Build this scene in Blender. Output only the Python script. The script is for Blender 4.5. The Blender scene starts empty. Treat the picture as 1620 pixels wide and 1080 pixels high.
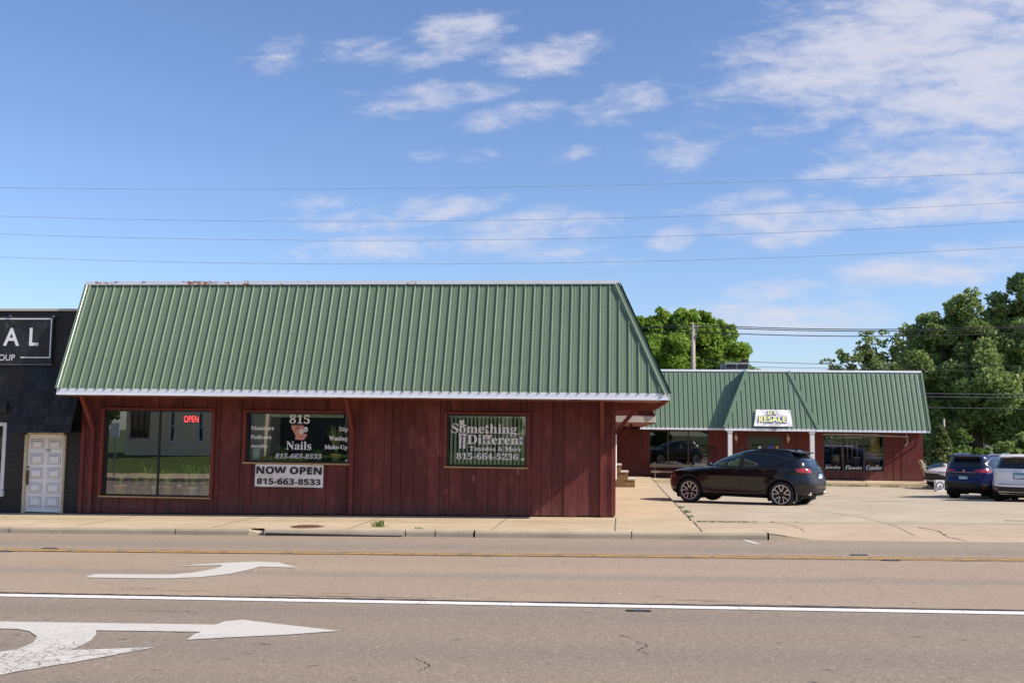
import bpy, bmesh, math, random
import numpy as np
from mathutils import Vector, Matrix
from mathutils.bvhtree import BVHTree
R = math.radians
scene = bpy.context.scene
COL = scene.collection
random.seed(7)
RNG = np.random.default_rng(11)

# ------------------------------------------------------------------ camera
cam_d = bpy.data.cameras.new('camera')
cam_d.sensor_width = 36.0
cam_d.lens = 36.0
cam_d.clip_start = 0.1
cam_d.clip_end = 4000
cam = bpy.data.objects.new('camera', cam_d)
COL.objects.link(cam)
YAW, PIT, ROL = .1004, .0889, .0126
_f = Vector((-math.sin(YAW)*math.cos(PIT), math.cos(YAW)*math.cos(PIT), math.sin(PIT)))
_r = Vector((math.cos(YAW), math.sin(YAW), 0))
_u = _r.cross(_f)
_r2 = _r*math.cos(ROL)+_u*math.sin(ROL)
_u2 = -_r*math.sin(ROL)+_u*math.cos(ROL)
_m = Matrix((_r2, _u2, -_f)).transposed().to_4x4()
_m.translation = Vector((0, 0, 2.0))
cam.matrix_world = _m
scene.camera = cam

# ------------------------------------------------------------------ sky, sun, exposure
SUN_DIR = Vector((1.0, -0.235, 0.85)).normalized()      # towards the sun
SUN_EL = math.asin(SUN_DIR.z)
SUN_AZ = math.atan2(SUN_DIR.x, SUN_DIR.y)
world = bpy.data.worlds.new("World")
scene.world = world
world.use_nodes = True
wn, wl = world.node_tree.nodes, world.node_tree.links
for n in list(wn): wn.remove(n)
w_out = wn.new('ShaderNodeOutputWorld'); w_bg = wn.new('ShaderNodeBackground')
w_bg.inputs['Strength'].default_value = 0.116
wl.new(w_bg.outputs[0], w_out.inputs[0])
w_sky = wn.new('ShaderNodeTexSky'); w_sky.sky_type = 'NISHITA'; w_sky.sun_disc = False
w_sky.sun_elevation = SUN_EL; w_sky.sun_rotation = SUN_AZ
w_sky.air_density = 1.0; w_sky.dust_density = 0.6; w_sky.ozone_density = 2.2; w_sky.altitude = 200
def wmath(op, a, b=None, c=None, clamp=False):
    n = wn.new('ShaderNodeMath'); n.operation = op; n.use_clamp = clamp
    for i, v in enumerate((a, b, c)):
        if v is None: continue
        if isinstance(v, (int, float)): n.inputs[i].default_value = v
        else: wl.new(v, n.inputs[i])
    return n.outputs[0]
w_tc = wn.new('ShaderNodeTexCoord'); w_sep = wn.new('ShaderNodeSeparateXYZ')
wl.new(w_tc.outputs['Generated'], w_sep.inputs[0])
w_ay = wmath('MAXIMUM', wmath('ABSOLUTE', w_sep.outputs[1]), 0.12)
w_u = wmath('DIVIDE', w_sep.outputs[0], w_ay); w_v = wmath('DIVIDE', w_sep.outputs[2], w_ay)
w_uv = wn.new('ShaderNodeCombineXYZ'); wl.new(w_u, w_uv.inputs[0]); wl.new(w_v, w_uv.inputs[1])
# where the cloud banks stand: azimuth tangent, elevation tangent, half sizes, tilt, weight
CLOUDS = []
def cl(px, py, rx, ry, w=1.0, t=12):
    CLOUDS.append(((px-975)/1600., (690-py)/1600., rx/1600.*1.15, ry/1600.*1.15, t, min(1.16, w+.34) if py > 300 else (w+.22 if rx > 200 else w+.12)))
for a in ((725,38,75,34,1.0,8),(560,72,70,26,.9,0),(665,86,55,20,.8,8),(415,72,62,28,.62,18),(865,88,90,32,.95,14),(690,146,135,26,.85,3),
          (800,184,80,22,.8,10),(985,166,68,34,.75,15),(1085,247,62,26,.85,12),(1430,75,250,100,1.15,12),(1590,110,250,125,1.15,12),(1340,165,130,40,.85,18),
          (1500,200,190,48,.9,10),(1470,268,170,32,1.0,5),(1570,290,150,50,1.0,4),(1500,338,170,24,.85,5),(1250,352,130,30,.75,6),(840,368,135,30,.8,5),
          (705,330,90,20,.8,4),(505,322,58,18,.7,0),(600,396,130,20,.7,3),(1245,384,80,18,.75,8),(1065,385,40,18,.85,14),(1440,440,170,22,.8,4),
          (1270,465,130,20,.65,2),(1230,512,170,28,.75,2),(915,240,42,16,.65,14),(1570,405,120,18,.8,4),(760,243,40,12,.6,4),(880,400,80,16,.5,3),
          (560,352,120,20,.55,0),(670,243,40,12,.55,4),(1170,330,90,20,.6,8),(1080,212,60,18,.5,10),(1200,225,90,30,.5,12),(960,420,60,12,.45,0)):
    cl(*a)
mask = None
for (cu, cv, ru, rv, tilt, wgt) in CLOUDS:
    m1 = wn.new('ShaderNodeMapping'); m1.vector_type = 'TEXTURE'
    m1.inputs['Location'].default_value = (cu, cv, 0); m1.inputs['Rotation'].default_value = (0, 0, R(tilt))
    m1.inputs['Scale'].default_value = (ru, rv, 1)
    wl.new(w_uv.outputs[0], m1.inputs['Vector'])
    ln = wn.new('ShaderNodeVectorMath'); ln.operation = 'LENGTH'; wl.new(m1.outputs[0], ln.inputs[0])
    mr = wn.new('ShaderNodeMapRange'); mr.interpolation_type = 'SMOOTHSTEP'
    mr.inputs['From Min'].default_value = 0.3; mr.inputs['From Max'].default_value = 1.7
    mr.inputs['To Min'].default_value = wgt; mr.inputs['To Max'].default_value = 0.0
    wl.new(ln.outputs['Value'], mr.inputs['Value'])
    mask = mr.outputs[0] if mask is None else wmath('MAXIMUM', mask, mr.outputs[0])
def wnoise(scale, detail, rough, dist, rot, loc):
    mp = wn.new('ShaderNodeMapping'); mp.inputs['Scale'].default_value = scale
    mp.inputs['Rotation'].default_value = (0, 0, R(rot)); mp.inputs['Location'].default_value = loc
    wl.new(w_uv.outputs[0], mp.inputs['Vector'])
    nz = wn.new('ShaderNodeTexNoise'); nz.inputs['Scale'].default_value = 1.0; nz.inputs['Detail'].default_value = detail
    nz.inputs['Roughness'].default_value = rough; nz.inputs['Distortion'].default_value = dist
    wl.new(mp.outputs[0], nz.inputs['Vector'])
    return nz.outputs['Fac']
n1 = wnoise((11, 34, 1), 9, .62, .35, -14, (3.1, 1.7, 0))
n2 = wnoise((40, 90, 1), 6, .6, .2, -16, (8.1, 5.7, 0))
nn = wmath('ADD', wmath('MULTIPLY', n1, .64), wmath('MULTIPLY', n2, .36))
dens = wmath('ADD', nn, wmath('MULTIPLY', wmath('SUBTRACT', mask, 1.0), .30))
mr = wn.new('ShaderNodeMapRange'); mr.interpolation_type = 'SMOOTHSTEP'
mr.inputs['From Min'].default_value = .32; mr.inputs['From Max'].default_value = .70
mr.inputs['To Max'].default_value = .86
wl.new(dens, mr.inputs['Value'])
w_mix = wn.new('ShaderNodeMix'); w_mix.data_type = 'RGBA'
w_tint = wn.new('ShaderNodeMix'); w_tint.data_type = 'RGBA'; w_tint.blend_type = 'MULTIPLY'; w_tint.inputs['Factor'].default_value = 1.0
wl.new(w_sky.outputs[0], w_tint.inputs['A']); w_tint.inputs['B'].default_value = (.95, 1.0, 1.18, 1)
wl.new(mr.outputs[0], w_mix.inputs['Factor']); wl.new(w_tint.outputs['Result'], w_mix.inputs['A'])
w_mix.inputs['B'].default_value = (5.0, 5.0, 5.7, 1)
wl.new(w_mix.outputs['Result'], w_bg.inputs['Color'])

sun_d = bpy.data.lights.new('sun', 'SUN'); sun_d.energy = 5.0; sun_d.angle = R(0.53); sun_d.color = (1.0, .93, .82)
sun = bpy.data.objects.new('sun', sun_d); COL.objects.link(sun)
sun.rotation_euler = (-SUN_DIR).to_track_quat('-Z', 'Y').to_euler()
vs = scene.view_settings
vs.view_transform = 'Standard'; vs.look = 'None'; vs.gamma = 1.0; vs.use_curve_mapping = False
vs.exposure = 0.32
try:
    scene.cycles.max_bounces = 8; scene.cycles.transparent_max_bounces = 12
except Exception: pass

# ------------------------------------------------------------------ helpers
def setp(o, label=None, cat=None, group=None, kind=None):
    if label: o['label'] = label
    if cat: o['category'] = cat
    if group: o['group'] = group
    if kind: o['kind'] = kind
    return o
def thing(name, label, cat, loc=(0, 0, 0), rz=0.0, group=None):
    o = bpy.data.objects.new(name, None); COL.objects.link(o)
    o.empty_display_size = .2
    o.location = loc; o.rotation_euler = (0, 0, rz)
    return setp(o, label, cat, group)
def link_mesh(name, me, parent=None, loc=None):
    o = bpy.data.objects.new(name, me); COL.objects.link(o)
    if parent is not None: o.parent = parent
    if loc is not None: o.location = loc
    return o
def copy_thing(root, loc, rz=None, label=None):
    r = root.copy(); COL.objects.link(r); r.location = loc
    if rz is not None: r.rotation_euler = (0, 0, rz)
    if label: r['label'] = label
    for ch in list(root.children):
        c = ch.copy(); COL.objects.link(c); c.parent = r
        for g in ch.children:
            d = g.copy(); COL.objects.link(d); d.parent = c
    return r
class MB:
    def __init__(s): s.v = []; s.f = []; s.m = []; s.mi = 0
    def face(s, pts):
        i = len(s.v); s.v.extend([tuple(p) for p in pts]); s.f.append(list(range(i, i+len(pts)))); s.m.append(s.mi); return s
    def box(s, x0, x1, y0, y1, z0, z1):
        i = len(s.v)
        s.v += [(x0,y0,z0),(x1,y0,z0),(x1,y1,z0),(x0,y1,z0),(x0,y0,z1),(x1,y0,z1),(x1,y1,z1),(x0,y1,z1)]
        for q in ((0,3,2,1),(4,5,6,7),(0,1,5,4),(1,2,6,5),(2,3,7,6),(3,0,4,7)):
            s.f.append([i+k for k in q]); s.m.append(s.mi)
        return s
    def hexa(s, p):   # 8 points, bottom ring then top ring
        i = len(s.v); s.v += [tuple(q) for q in p]
        for q in ((0,3,2,1),(4,5,6,7),(0,1,5,4),(1,2,6,5),(2,3,7,6),(3,0,4,7)):
            s.f.append([i+k for k in q]); s.m.append(s.mi)
        return s
    def bar(s, a, b, w, h, up=(0, 0, 1)):
        a, b = Vector(a), Vector(b); d = (b-a).normalized(); u = Vector(up)
        if abs(d.dot(u)) > .98: u = Vector((0, 1, 0))
        x = d.cross(u).normalized(); u = x.cross(d).normalized()
        p = []
        for c in (a, b):
            p += [c-x*w/2-u*h/2, c+x*w/2-u*h/2, c+x*w/2+u*h/2, c-x*w/2+u*h/2]
        i = len(s.v); s.v += [tuple(q) for q in p]
        for q in ((0,1,2,3),(7,6,5,4),(0,4,5,1),(1,5,6,2),(2,6,7,3),(3,7,4,0)):
            s.f.append([i+k for k in q]); s.m.append(s.mi)
        return s
    def tube(s, pts, r, n=8, cap=True):
        pts = [Vector(p) for p in pts]
        rs = r if isinstance(r, (list, tuple)) else [r]*len(pts)
        i0 = len(s.v); prev = None
        for k, p in enumerate(pts):
            d = (pts[min(k+1, len(pts)-1)]-pts[max(k-1, 0)]).normalized()
            u = Vector((0, 0, 1)) if abs(d.z) < .9 else Vector((1, 0, 0))
            if prev is not None: u = prev
            x = d.cross(u).normalized(); u = x.cross(d).normalized(); prev = u
            for j in range(n):
                a = 2*math.pi*j/n
                s.v.append(tuple(p+(x*math.cos(a)+u*math.sin(a))*rs[k]))
        for k in range(len(pts)-1):
            for j in range(n):
                a = i0+k*n+j; b = i0+k*n+(j+1) % n
                s.f.append([a, b, b+n, a+n]); s.m.append(s.mi)
        if cap:
            s.f.append([i0+j for j in range(n)][::-1]); s.m.append(s.mi)
            s.f.append([i0+(len(pts)-1)*n+j for j in range(n)]); s.m.append(s.mi)
        return s
    def lathe(s, prof, c=(0, 0, 0), n=24, axis='z', a0=0, a1=2*math.pi):
        i0 = len(s.v); full = abs(a1-a0-2*math.pi) < 1e-6; N = n if full else n+1
        for (r, h) in prof:
            for j in range(N):
                a = a0+(a1-a0)*j/n
                p = (r*math.cos(a), r*math.sin(a), h) if axis == 'z' else ((r*math.cos(a), h, r*math.sin(a)) if axis == 'y' else (h, r*math.cos(a), r*math.sin(a)))
                s.v.append((c[0]+p[0], c[1]+p[1], c[2]+p[2]))
        for k in range(len(prof)-1):
            for j in range(n):
                a = i0+k*N+j; b = i0+k*N+(j+1) % N
                s.f.append([a, b, b+N, a+N]); s.m.append(s.mi)
        return s
    def poly_prism(s, pts, off):   # planar polygon extruded by off vector
        i = len(s.v); n = len(pts); o = Vector(off)
        s.v += [tuple(p) for p in pts]+[tuple(Vector(p)+o) for p in pts]
        s.f.append([i+k for k in range(n)]); s.m.append(s.mi)
        s.f.append([i+n+k for k in range(n)][::-1]); s.m.append(s.mi)
        for k in range(n):
            s.f.append([i+k, i+n+k, i+n+(k+1) % n, i+(k+1) % n]); s.m.append(s.mi)
        return s
    def build(s, name, mats, parent=None, smooth=False, bevel=0, recalc=True, loc=None):
        me = bpy.data.meshes.new(name); me.from_pydata(s.v, [], s.f)
        if not isinstance(mats, (list, tuple)): mats = [mats]
        for m in mats: me.materials.append(m)
        if len(mats) > 1: me.polygons.foreach_set('material_index', s.m)
        if recalc or bevel:
            bm = bmesh.new(); bm.from_mesh(me)
            if bevel:
                bmesh.ops.remove_doubles(bm, verts=bm.verts, dist=1e-5)
                es = [e for e in bm.edges if len(e.link_faces) == 2 and e.calc_face_angle(0) > .5]
                bmesh.ops.bevel(bm, geom=es, offset=bevel, segments=2, affect='EDGES', clamp_overlap=True)
            bmesh.ops.recalc_face_normals(bm, faces=bm.faces)
            bm.to_mesh(me); bm.free()
        if smooth: me.polygons.foreach_set('use_smooth', [True]*len(me.polygons))
        return link_mesh(name, me, parent, loc)

# ------------------------------------------------------------------ materials
class NT:
    def __init__(s, name):
        s.m = bpy.data.materials.new(name); s.m.use_nodes = True
        s.t = s.m.node_tree; s.n = s.t.nodes; s.l = s.t.links
        s.b = s.n['Principled BSDF']; s.out = s.n['Material Output']
        s.tc = s.n.new('ShaderNodeTexCoord')
    def put(s, sock, v):
        if hasattr(v, 'links') or isinstance(v, bpy.types.NodeSocket): s.l.new(v, sock)
        else:
            if isinstance(v, (tuple, list)) and len(v) == 3 and sock.type == 'RGBA': v = (*v, 1)
            sock.default_value = v
    def noise(s, scale=5., detail=4., rough=.55, vec=(1, 1, 1), rot=(0, 0, 0), dist=0., out='Fac'):
        mp = s.n.new('ShaderNodeMapping'); mp.inputs['Scale'].default_value = vec; mp.inputs['Rotation'].default_value = rot
        s.l.new(s.tc.outputs['Object'], mp.inputs['Vector'])
        nz = s.n.new('ShaderNodeTexNoise'); s.l.new(mp.outputs[0], nz.inputs['Vector'])
        nz.inputs['Scale'].default_value = scale; nz.inputs['Detail'].default_value = detail
        nz.inputs['Roughness'].default_value = rough; nz.inputs['Distortion'].default_value = dist
        return nz.outputs[out]
    def voro(s, scale, vec=(1, 1, 1), feature='F1', out='Distance', rnd=1.0):
        mp = s.n.new('ShaderNodeMapping'); mp.inputs['Scale'].default_value = vec
        s.l.new(s.tc.outputs['Object'], mp.inputs['Vector'])
        nz = s.n.new('ShaderNodeTexVoronoi'); s.l.new(mp.outputs[0], nz.inputs['Vector'])
        nz.feature = feature; nz.inputs['Scale'].default_value = scale; nz.inputs['Randomness'].default_value = rnd
        return nz.outputs[out]
    def rng(s, v, a, b, c=0., d=1., smooth=False):
        n = s.n.new('ShaderNodeMapRange'); s.put(n.inputs['Value'], v)
        if smooth: n.interpolation_type = 'SMOOTHSTEP'
        for k, x in zip(('From Min', 'From Max', 'To Min', 'To Max'), (a, b, c, d)): n.inputs[k].default_value = x
        return n.outputs[0]
    def math(s, op, a, b=0., clamp=False):
        n = s.n.new('ShaderNodeMath'); n.operation = op; n.use_clamp = clamp
        s.put(n.inputs[0], a); s.put(n.inputs[1], b); return n.outputs[0]
    def mix(s, f, a, b, mode='MIX'):
        n = s.n.new('ShaderNodeMix'); n.data_type = 'RGBA'; n.blend_type = mode
        s.put(n.inputs['Factor'], f); s.put(n.inputs['A'], a); s.put(n.inputs['B'], b); return n.outputs['Result']
    def island(s):
        g = s.n.new('ShaderNodeNewGeometry'); return g.outputs['Random Per Island']
    def pos(s):
        sp = s.n.new('ShaderNodeSeparateXYZ'); s.l.new(s.tc.outputs['Object'], sp.inputs[0]); return sp.outputs
    def bump(s, h, strength=.3, dist=.01):
        n = s.n.new('ShaderNodeBump'); n.inputs['Strength'].default_value = strength; n.inputs['Distance'].default_value = dist
        s.put(n.inputs['Height'], h); s.l.new(n.outputs[0], s.b.inputs['Normal']); return n
    def set(s, **k):
        for a, v in k.items():
            nm = {'col': 'Base Color', 'rough': 'Roughness', 'metal': 'Metallic', 'spec': 'Specular IOR Level', 'alpha': 'Alpha', 'coat': 'Coat Weight',
                  'coatr': 'Coat Roughness', 'emit': 'Emission Color', 'emits': 'Emission Strength', 'trans': 'Transmission Weight', 'ior': 'IOR'}[a]
            s.put(s.b.inputs[nm], v)
        return s.m
def join_into(a, b):
    bm = bmesh.new(); bm.from_mesh(a.data); k0 = len(bm.faces); n = len(a.data.materials); bm.from_mesh(b.data); bm.faces.ensure_lookup_table()
    for f in bm.faces[k0:]: f.material_index = n
    bm.to_mesh(a.data); bm.free(); a.data.materials.append(b.data.materials[0]); bpy.data.objects.remove(b)
def plain(name, col, rough=.6, var=.18, scale=6., metal=0., spec=.5, coat=0.):
    t = NT(name); nz = t.noise(scale, 5, .6)
    c1 = tuple(max(0, c*(1-var)) for c in col); c2 = tuple(c*(1+var) for c in col)
    c = t.mix(t.rng(nz, .3, .7), c1, c2)
    t.bump(t.noise(scale*6, 3), .12, .004)
    return t.set(col=c, rough=rough, metal=metal, spec=spec, coat=coat)
def mk_wood(name, base, dark, light, vstretch=True):
    t = NT(name); isl = t.island()
    g1 = t.noise(3.0, 9, .72, (16, 16, .7), dist=.8)
    g2 = t.noise(2.2, 5, .6, (1.3, 1.3, .7))
    g3 = t.noise(9, 6, .7, (9, 9, .55))
    c = t.mix(t.rng(g1, .34, .66), dark, base)
    c = t.mix(t.rng(isl, 0, 1, 0, .75), c, tuple(v*.8 for v in dark))
    c = t.mix(t.rng(g2, .5, .75, 0, .5), c, light)
    kn = t.rng(t.voro(1.5, (1, 1, .5)), .03, .085, 1, 0)
    c = t.mix(t.math('MULTIPLY', kn, .75), c, light)
    flk = t.rng(g3, .64, .72)
    low = t.rng(t.pos()[2], 0.9, 0.0, 0.18, .9)
    c = t.mix(t.math('MULTIPLY', flk, low), c, tuple(min(1, v*1.5+.04) for v in light))
    drt = t.math('MULTIPLY', t.rng(t.pos()[2], .5, -.05, 0, .9), t.rng(t.noise(2.6, 7, .75, (4, 4, .8)), .40, .58))
    c = t.mix(t.math('MULTIPLY', drt, .7), c, (.14, .085, .07))
    t.bump(g1, .8, .008)
    return t.set(col=c, rough=t.rng(g2, .3, .7, .55, .8), spec=.35)
M = {}
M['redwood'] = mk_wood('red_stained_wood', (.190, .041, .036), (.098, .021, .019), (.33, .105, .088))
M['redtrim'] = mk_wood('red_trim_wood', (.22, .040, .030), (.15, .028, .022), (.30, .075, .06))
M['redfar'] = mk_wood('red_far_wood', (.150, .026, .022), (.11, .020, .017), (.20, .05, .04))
def mk_roof(name, col):
    t = NT(name)
    n = t.noise(1.2, 5, .6, (1, 1, .25)); n2 = t.noise(5, 6, .7, (6, 6, .35))
    c = t.mix(t.rng(n, .3, .7), tuple(v*.94 for v in col), tuple(v*1.05 for v in col))
    c = t.mix(t.rng(n2, .62, .8, 0, .16), c, tuple(v*1.3+.02 for v in col))
    c = t.mix(t.rng(t.noise(30, 3, .5), .66, .72, 0, .3), c, (.09, .11, .08))
    return t.set(col=c, rough=t.rng(n2, .3, .8, .30, .42), spec=.6)
M['roof'] = mk_roof('green_ribbed_metal', (.138, .192, .120))
M['rooffar'] = mk_roof('green_ribbed_metal_far', (.142, .205, .132))
def mk_white(name, col, dirt=.25, rust=False):
    t = NT(name)
    n = t.noise(3, 6, .65, (1, 1, 3)); 
    c = t.mix(t.rng(n, .45, .75, 0, dirt), col, (.36, .33, .28))
    if rust:
        a = t.noise(1.15, 6, .72, (1, 1, 1)); b = t.noise(9, 5, .7, (1, 1, 2))
        r = t.rng(t.math('MULTIPLY', t.rng(a, .53, .62), t.rng(b, .40, .52)), .2, .6)
        c = t.mix(r, c, t.mix(t.noise(20, 4), (.16, .05, .02), (.36, .14, .06)))
    return t.set(col=c, rough=.5)
M['fascia'] = mk_white('white_painted_metal', (.72, .73, .78), .12)
M['trimtop'] = mk_white('rusty_flashing', (.55, .57, .62), .2, True)
M['white'] = mk_white('white_paint', (.74, .73, .72), .22)
M['soffit'] = plain('soffit_wood', (.20, .05, .035), .75)
M['edgewood'] = plain('raw_edge_wood', (.42, .27, .12), .8)
M['black'] = plain('black_frame', (.012, .012, .013), .45)
M['bronze'] = plain('bronze_frame', (.045, .032, .022), .4)
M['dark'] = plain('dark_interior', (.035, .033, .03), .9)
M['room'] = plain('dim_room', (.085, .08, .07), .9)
M['tar'] = plain('roof_tar', (.12, .115, .11), .9)
def mk_glass(name, refl=.2, tint=(.75, .8, .76), wav=0.0):
    t = NT(name); t.n.remove(t.b)
    tr = t.n.new('ShaderNodeBsdfTransparent'); tr.inputs[0].default_value = (*tint, 1)
    gl = t.n.new('ShaderNodeBsdfGlossy'); gl.inputs['Roughness'].default_value = .004; gl.inputs['Color'].default_value = (.92, .94, .92, 1)
    lw = t.n.new('ShaderNodeLayerWeight'); lw.inputs['Blend'].default_value = .35
    geo = t.n.new('ShaderNodeNewGeometry')
    f = t.math('MULTIPLY', t.rng(lw.outputs['Fresnel'], 0, 1, refl, 1.0), t.math('SUBTRACT', 1.0, geo.outputs['Backfacing']))
    if wav:
        b = t.n.new('ShaderNodeBump'); b.inputs['Strength'].default_value = .5; b.inputs['Distance'].default_value = wav
        t.l.new(t.noise(.9, 2, .4), b.inputs['Height']); t.l.new(b.outputs[0], gl.inputs['Normal'])
    mx = t.n.new('ShaderNodeMixShader'); t.l.new(f, mx.inputs[0]); t.l.new(tr.outputs[0], mx.inputs[1]); t.l.new(gl.outputs[0], mx.inputs[2])
    t.l.new(mx.outputs[0], t.out.inputs[0]); return t.m
M['glass1'] = mk_glass('tinted_window_glass', .235, (.98, .97, .93), .0018)
M['glass2'] = mk_glass('window_glass', .13, (.88, .93, .86), .0012)
M['glassfar'] = mk_glass('dark_window_glass', .10, (.82, .84, .82), .0012)
M['letter'] = plain('vinyl_white', (.84, .82, .83), .5, .04)
M['blackvinyl'] = plain('vinyl_black', (.012, .010, .010), .5, .1)

def MATHTXT(t, style):
    bu, bl, bd = {'serif': (0x1D400, 0x1D41A, 0x1D7CE), 'ital': (0x1D468, 0x1D482, 0x1D7CE), 'bold': (0x1D5D4, 0x1D5EE, 0x1D7EC),
                  'it': (0x1D468, 0x1D482, 0x1D7CE), 'sans': (0, 0, 0)}[style]
    if not bu: return t
    o = ''
    for c in t:
        if 'A' <= c <= 'Z': o += chr(bu+ord(c)-65)
        elif 'a' <= c <= 'z': o += chr(bl+ord(c)-97)
        elif '0' <= c <= '9': o += chr(bd+ord(c)-48)
        else: o += c
    return o
def lettering(body, x0, x1, z0, z1, y, mat, name='lettering', style='serif', offset=0., shear=0., parent=None, ny=-1, thick=.0015, plane=None, rot=0.):
    """text that fills the box x0..x1, z0..z1 on the plane Y=y, read from the -Y side"""
    c = bpy.data.curves.new('t', 'FONT'); c.body = MATHTXT(body, style); c.offset = offset; c.shear = shear; c.resolution_u = 4
    o = bpy.data.objects.new('t', c); COL.objects.link(o)
    dg = bpy.context.evaluated_depsgraph_get(); dg.update()
    me = bpy.data.meshes.new_from_object(o.evaluated_get(dg))
    bpy.data.objects.remove(o); bpy.data.curves.remove(c)
    n = len(me.vertices); co = np.empty(n*3); me.vertices.foreach_get('co', co); co = co.reshape(-1, 3)
    mn, mx = co.min(0), co.max(0)
    u = x0+(co[:, 0]-mn[0])/(mx[0]-mn[0])*(x1-x0); v = z0+(co[:, 1]-mn[1])/(mx[1]-mn[1])*(z1-z0)
    if rot:
        cx, cz = (x0+x1)/2, (z0+z1)/2; a = R(rot)
        u, v = cx+(u-cx)*math.cos(a)-(v-cz)*math.sin(a), cz+(u-cx)*math.sin(a)+(v-cz)*math.cos(a)
    if plane is None: P = np.stack([u, np.full(n, y), v], 1)
    else: P = np.stack([u, plane[0]+(v-plane[1])*plane[2], v], 1)
    me.vertices.foreach_set('co', P.ravel()); me.materials.clear(); me.materials.append(mat)
    me.polygons.foreach_set('material_index', [0]*len(me.polygons)); me.update()
    return link_mesh(name, me, parent)
# ------------------------------------------------------------------ terrain heights
def S(x): return .0135*max(-45., min(30., x))
def G(x): return .01+S(x)                          # pavement level
def Rd(x): return G(x)-.14                          # road level
KY = 21.35                                          # kerb face
def sstep(a, b, v):
    t = max(0., min(1., (v-a)/(b-a))); return t*t*(3-2*t)
def lotw(y):
    return float(np.interp(y, [24, 27, 31, 34, 37, 41, 50], [0, .04, .15, .38, .63, .88, 1]))
def LOT(x, y):
    w = lotw(y); z = (1-w)*G(x)+w*(-.31)
    if y > 50: z -= min(.5, (y-50)*.055)
    if y < 24: z = G(x)-.14*(1-sstep(21.4, 23.8, y))*sstep(3.1, 4.0, x)
    return z
def WALK(y): return .012-(y-25)*.0035              # side walkway level
def grid(name, xs, ys, zf, mat, kind='structure', parent=None):
    V = [(x, y, zf(x, y)) for y in ys for x in xs]; nx = len(xs)
    F = [[j*nx+i, j*nx+i+1, (j+1)*nx+i+1, (j+1)*nx+i] for j in range(len(ys)-1) for i in range(nx-1)]
    me = bpy.data.meshes.new(name); me.from_pydata(V, [], F); me.materials.append(mat)
    me.polygons.foreach_set('use_smooth', [True]*len(F))
    o = link_mesh(name, me, parent)
    if parent is None: o['kind'] = kind
    return o
# asphalt
def mk_asphalt():
    t = NT('worn_asphalt'); x, y, z = t.pos()
    ag = t.noise(95, 3, .75); ag2 = t.noise(38, 5, .7); big = t.noise(.22, 4, .6, (.35, 1.3, 1)); st = t.noise(.9, 6, .65, (.12, 1.6, 1))
    base = t.mix(t.rng(big, .35, .65), (.445, .312, .200), (.50, .355, .235))
    lane = t.rng(y, 12.9, 13.3); base = t.mix(lane, (.325, .238, .163), base)
    lane3 = t.rng(y, 18.2, 18.6); base = t.mix(lane3, base, (.40, .285, .190))
    # tyre-worn bands, each lane darker where wheels run
    def band(c, w): 
        d = t.math('ABSOLUTE', t.math('SUBTRACT', y, c)); return t.rng(d, 0, w, 1, 0, True)
    b = t.math('MAXIMUM', band(12.3, .7), t.math('MAXIMUM', band(10.2, .8), t.math('MAXIMUM', band(19.5, 1.0), t.math('MAXIMUM', band(8.6, .5), band(15.6, .5)))))
    base = t.mix(t.math('MULTIPLY', b, .42), base, (.195, .165, .142))
    base = t.mix(t.rng(st, .35, .7, 0, .28), base, (.36, .30, .245))
    base = t.mix(t.rng(ag, .40, .60), t.mix(.55, base, (.055, .05, .047)), t.mix(.25, base, (.55, .47, .38)))
    base = t.mix(t.rng(ag2, .60, .72, 0, .6), base, (.48, .39, .31))
    base = t.mix(t.rng(ag2, .36, .30, 0, .6), base, (.07, .062, .056))
    sp = t.noise(2.2, 5, .7, (.5, 2.4, 1)); base = t.mix(t.rng(sp, .70, .74, 0, .55), base, (.10, .088, .08))
    ag3 = t.noise(17, 4, .75, (1, .6, 1)); ag4 = t.voro(30, (1, .7, 1))
    base = t.mix(t.rng(ag3, .57, .66, 0, .42), base, (.10, .083, .07)); base = t.mix(t.rng(ag3, .42, .33, 0, .40), base, (.56, .45, .35))
    base = t.mix(t.rng(ag4, .10, .20, .45, 0), base, (.62, .54, .46))
    dr = t.noise(1.3, 4, .6, (1, 1.6, 1)); base = t.mix(t.rng(dr, .68, .76, 0, .35), base, (.12, .10, .088))
    t.bump(ag, .7, .012)
    return t.set(col=base, rough=.88, spec=.3)
M['asphalt'] = mk_asphalt()
def mk_conc(name, a, b, joint=None, warm=0):
    t = NT(name); big = t.noise(.5, 5, .65); fine = t.noise(60, 4, .7); st = t.noise(2.4, 7, .7, (.5, 1, 1))
    c = t.mix(t.rng(big, .35, .65), tuple(v*.93 for v in a), b); c = t.mix(t.rng(st, .50, .72, 0, .6), c, tuple(v*.62 for v in a))
    c = t.mix(t.rng(fine, .35, .65), t.mix(.22, c, (.15, .12, .09)), t.mix(.12, c, (.7, .6, .45)))
    c = t.mix(t.rng(t.noise(7, 4, .6), .70, .74, 0, .5), c, (.12, .10, .08))
    t.bump(fine, .4, .006)
    return t.set(col=c, rough=.85, spec=.3)
M['walk'] = mk_conc('pavement_concrete', (.56, .42, .26), (.62, .48, .31))
M['lot'] = mk_conc('lot_concrete', (.48, .385, .272), (.55, .445, .32))
M['apron'] = mk_conc('apron_concrete', (.49, .365, .24), (.54, .41, .28))
M['kerb'] = mk_conc('kerb_concrete', (.47, .375, .26), (.56, .45, .32))
M['kerbface'] = mk_conc('kerb_face_concrete', (.30, .255, .20), (.42, .36, .285))
M['crack'] = plain('crack_dark', (.075, .06, .045), .95)
M['sealer'] = plain('crack_sealer', (.022, .021, .021), .6)
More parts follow.
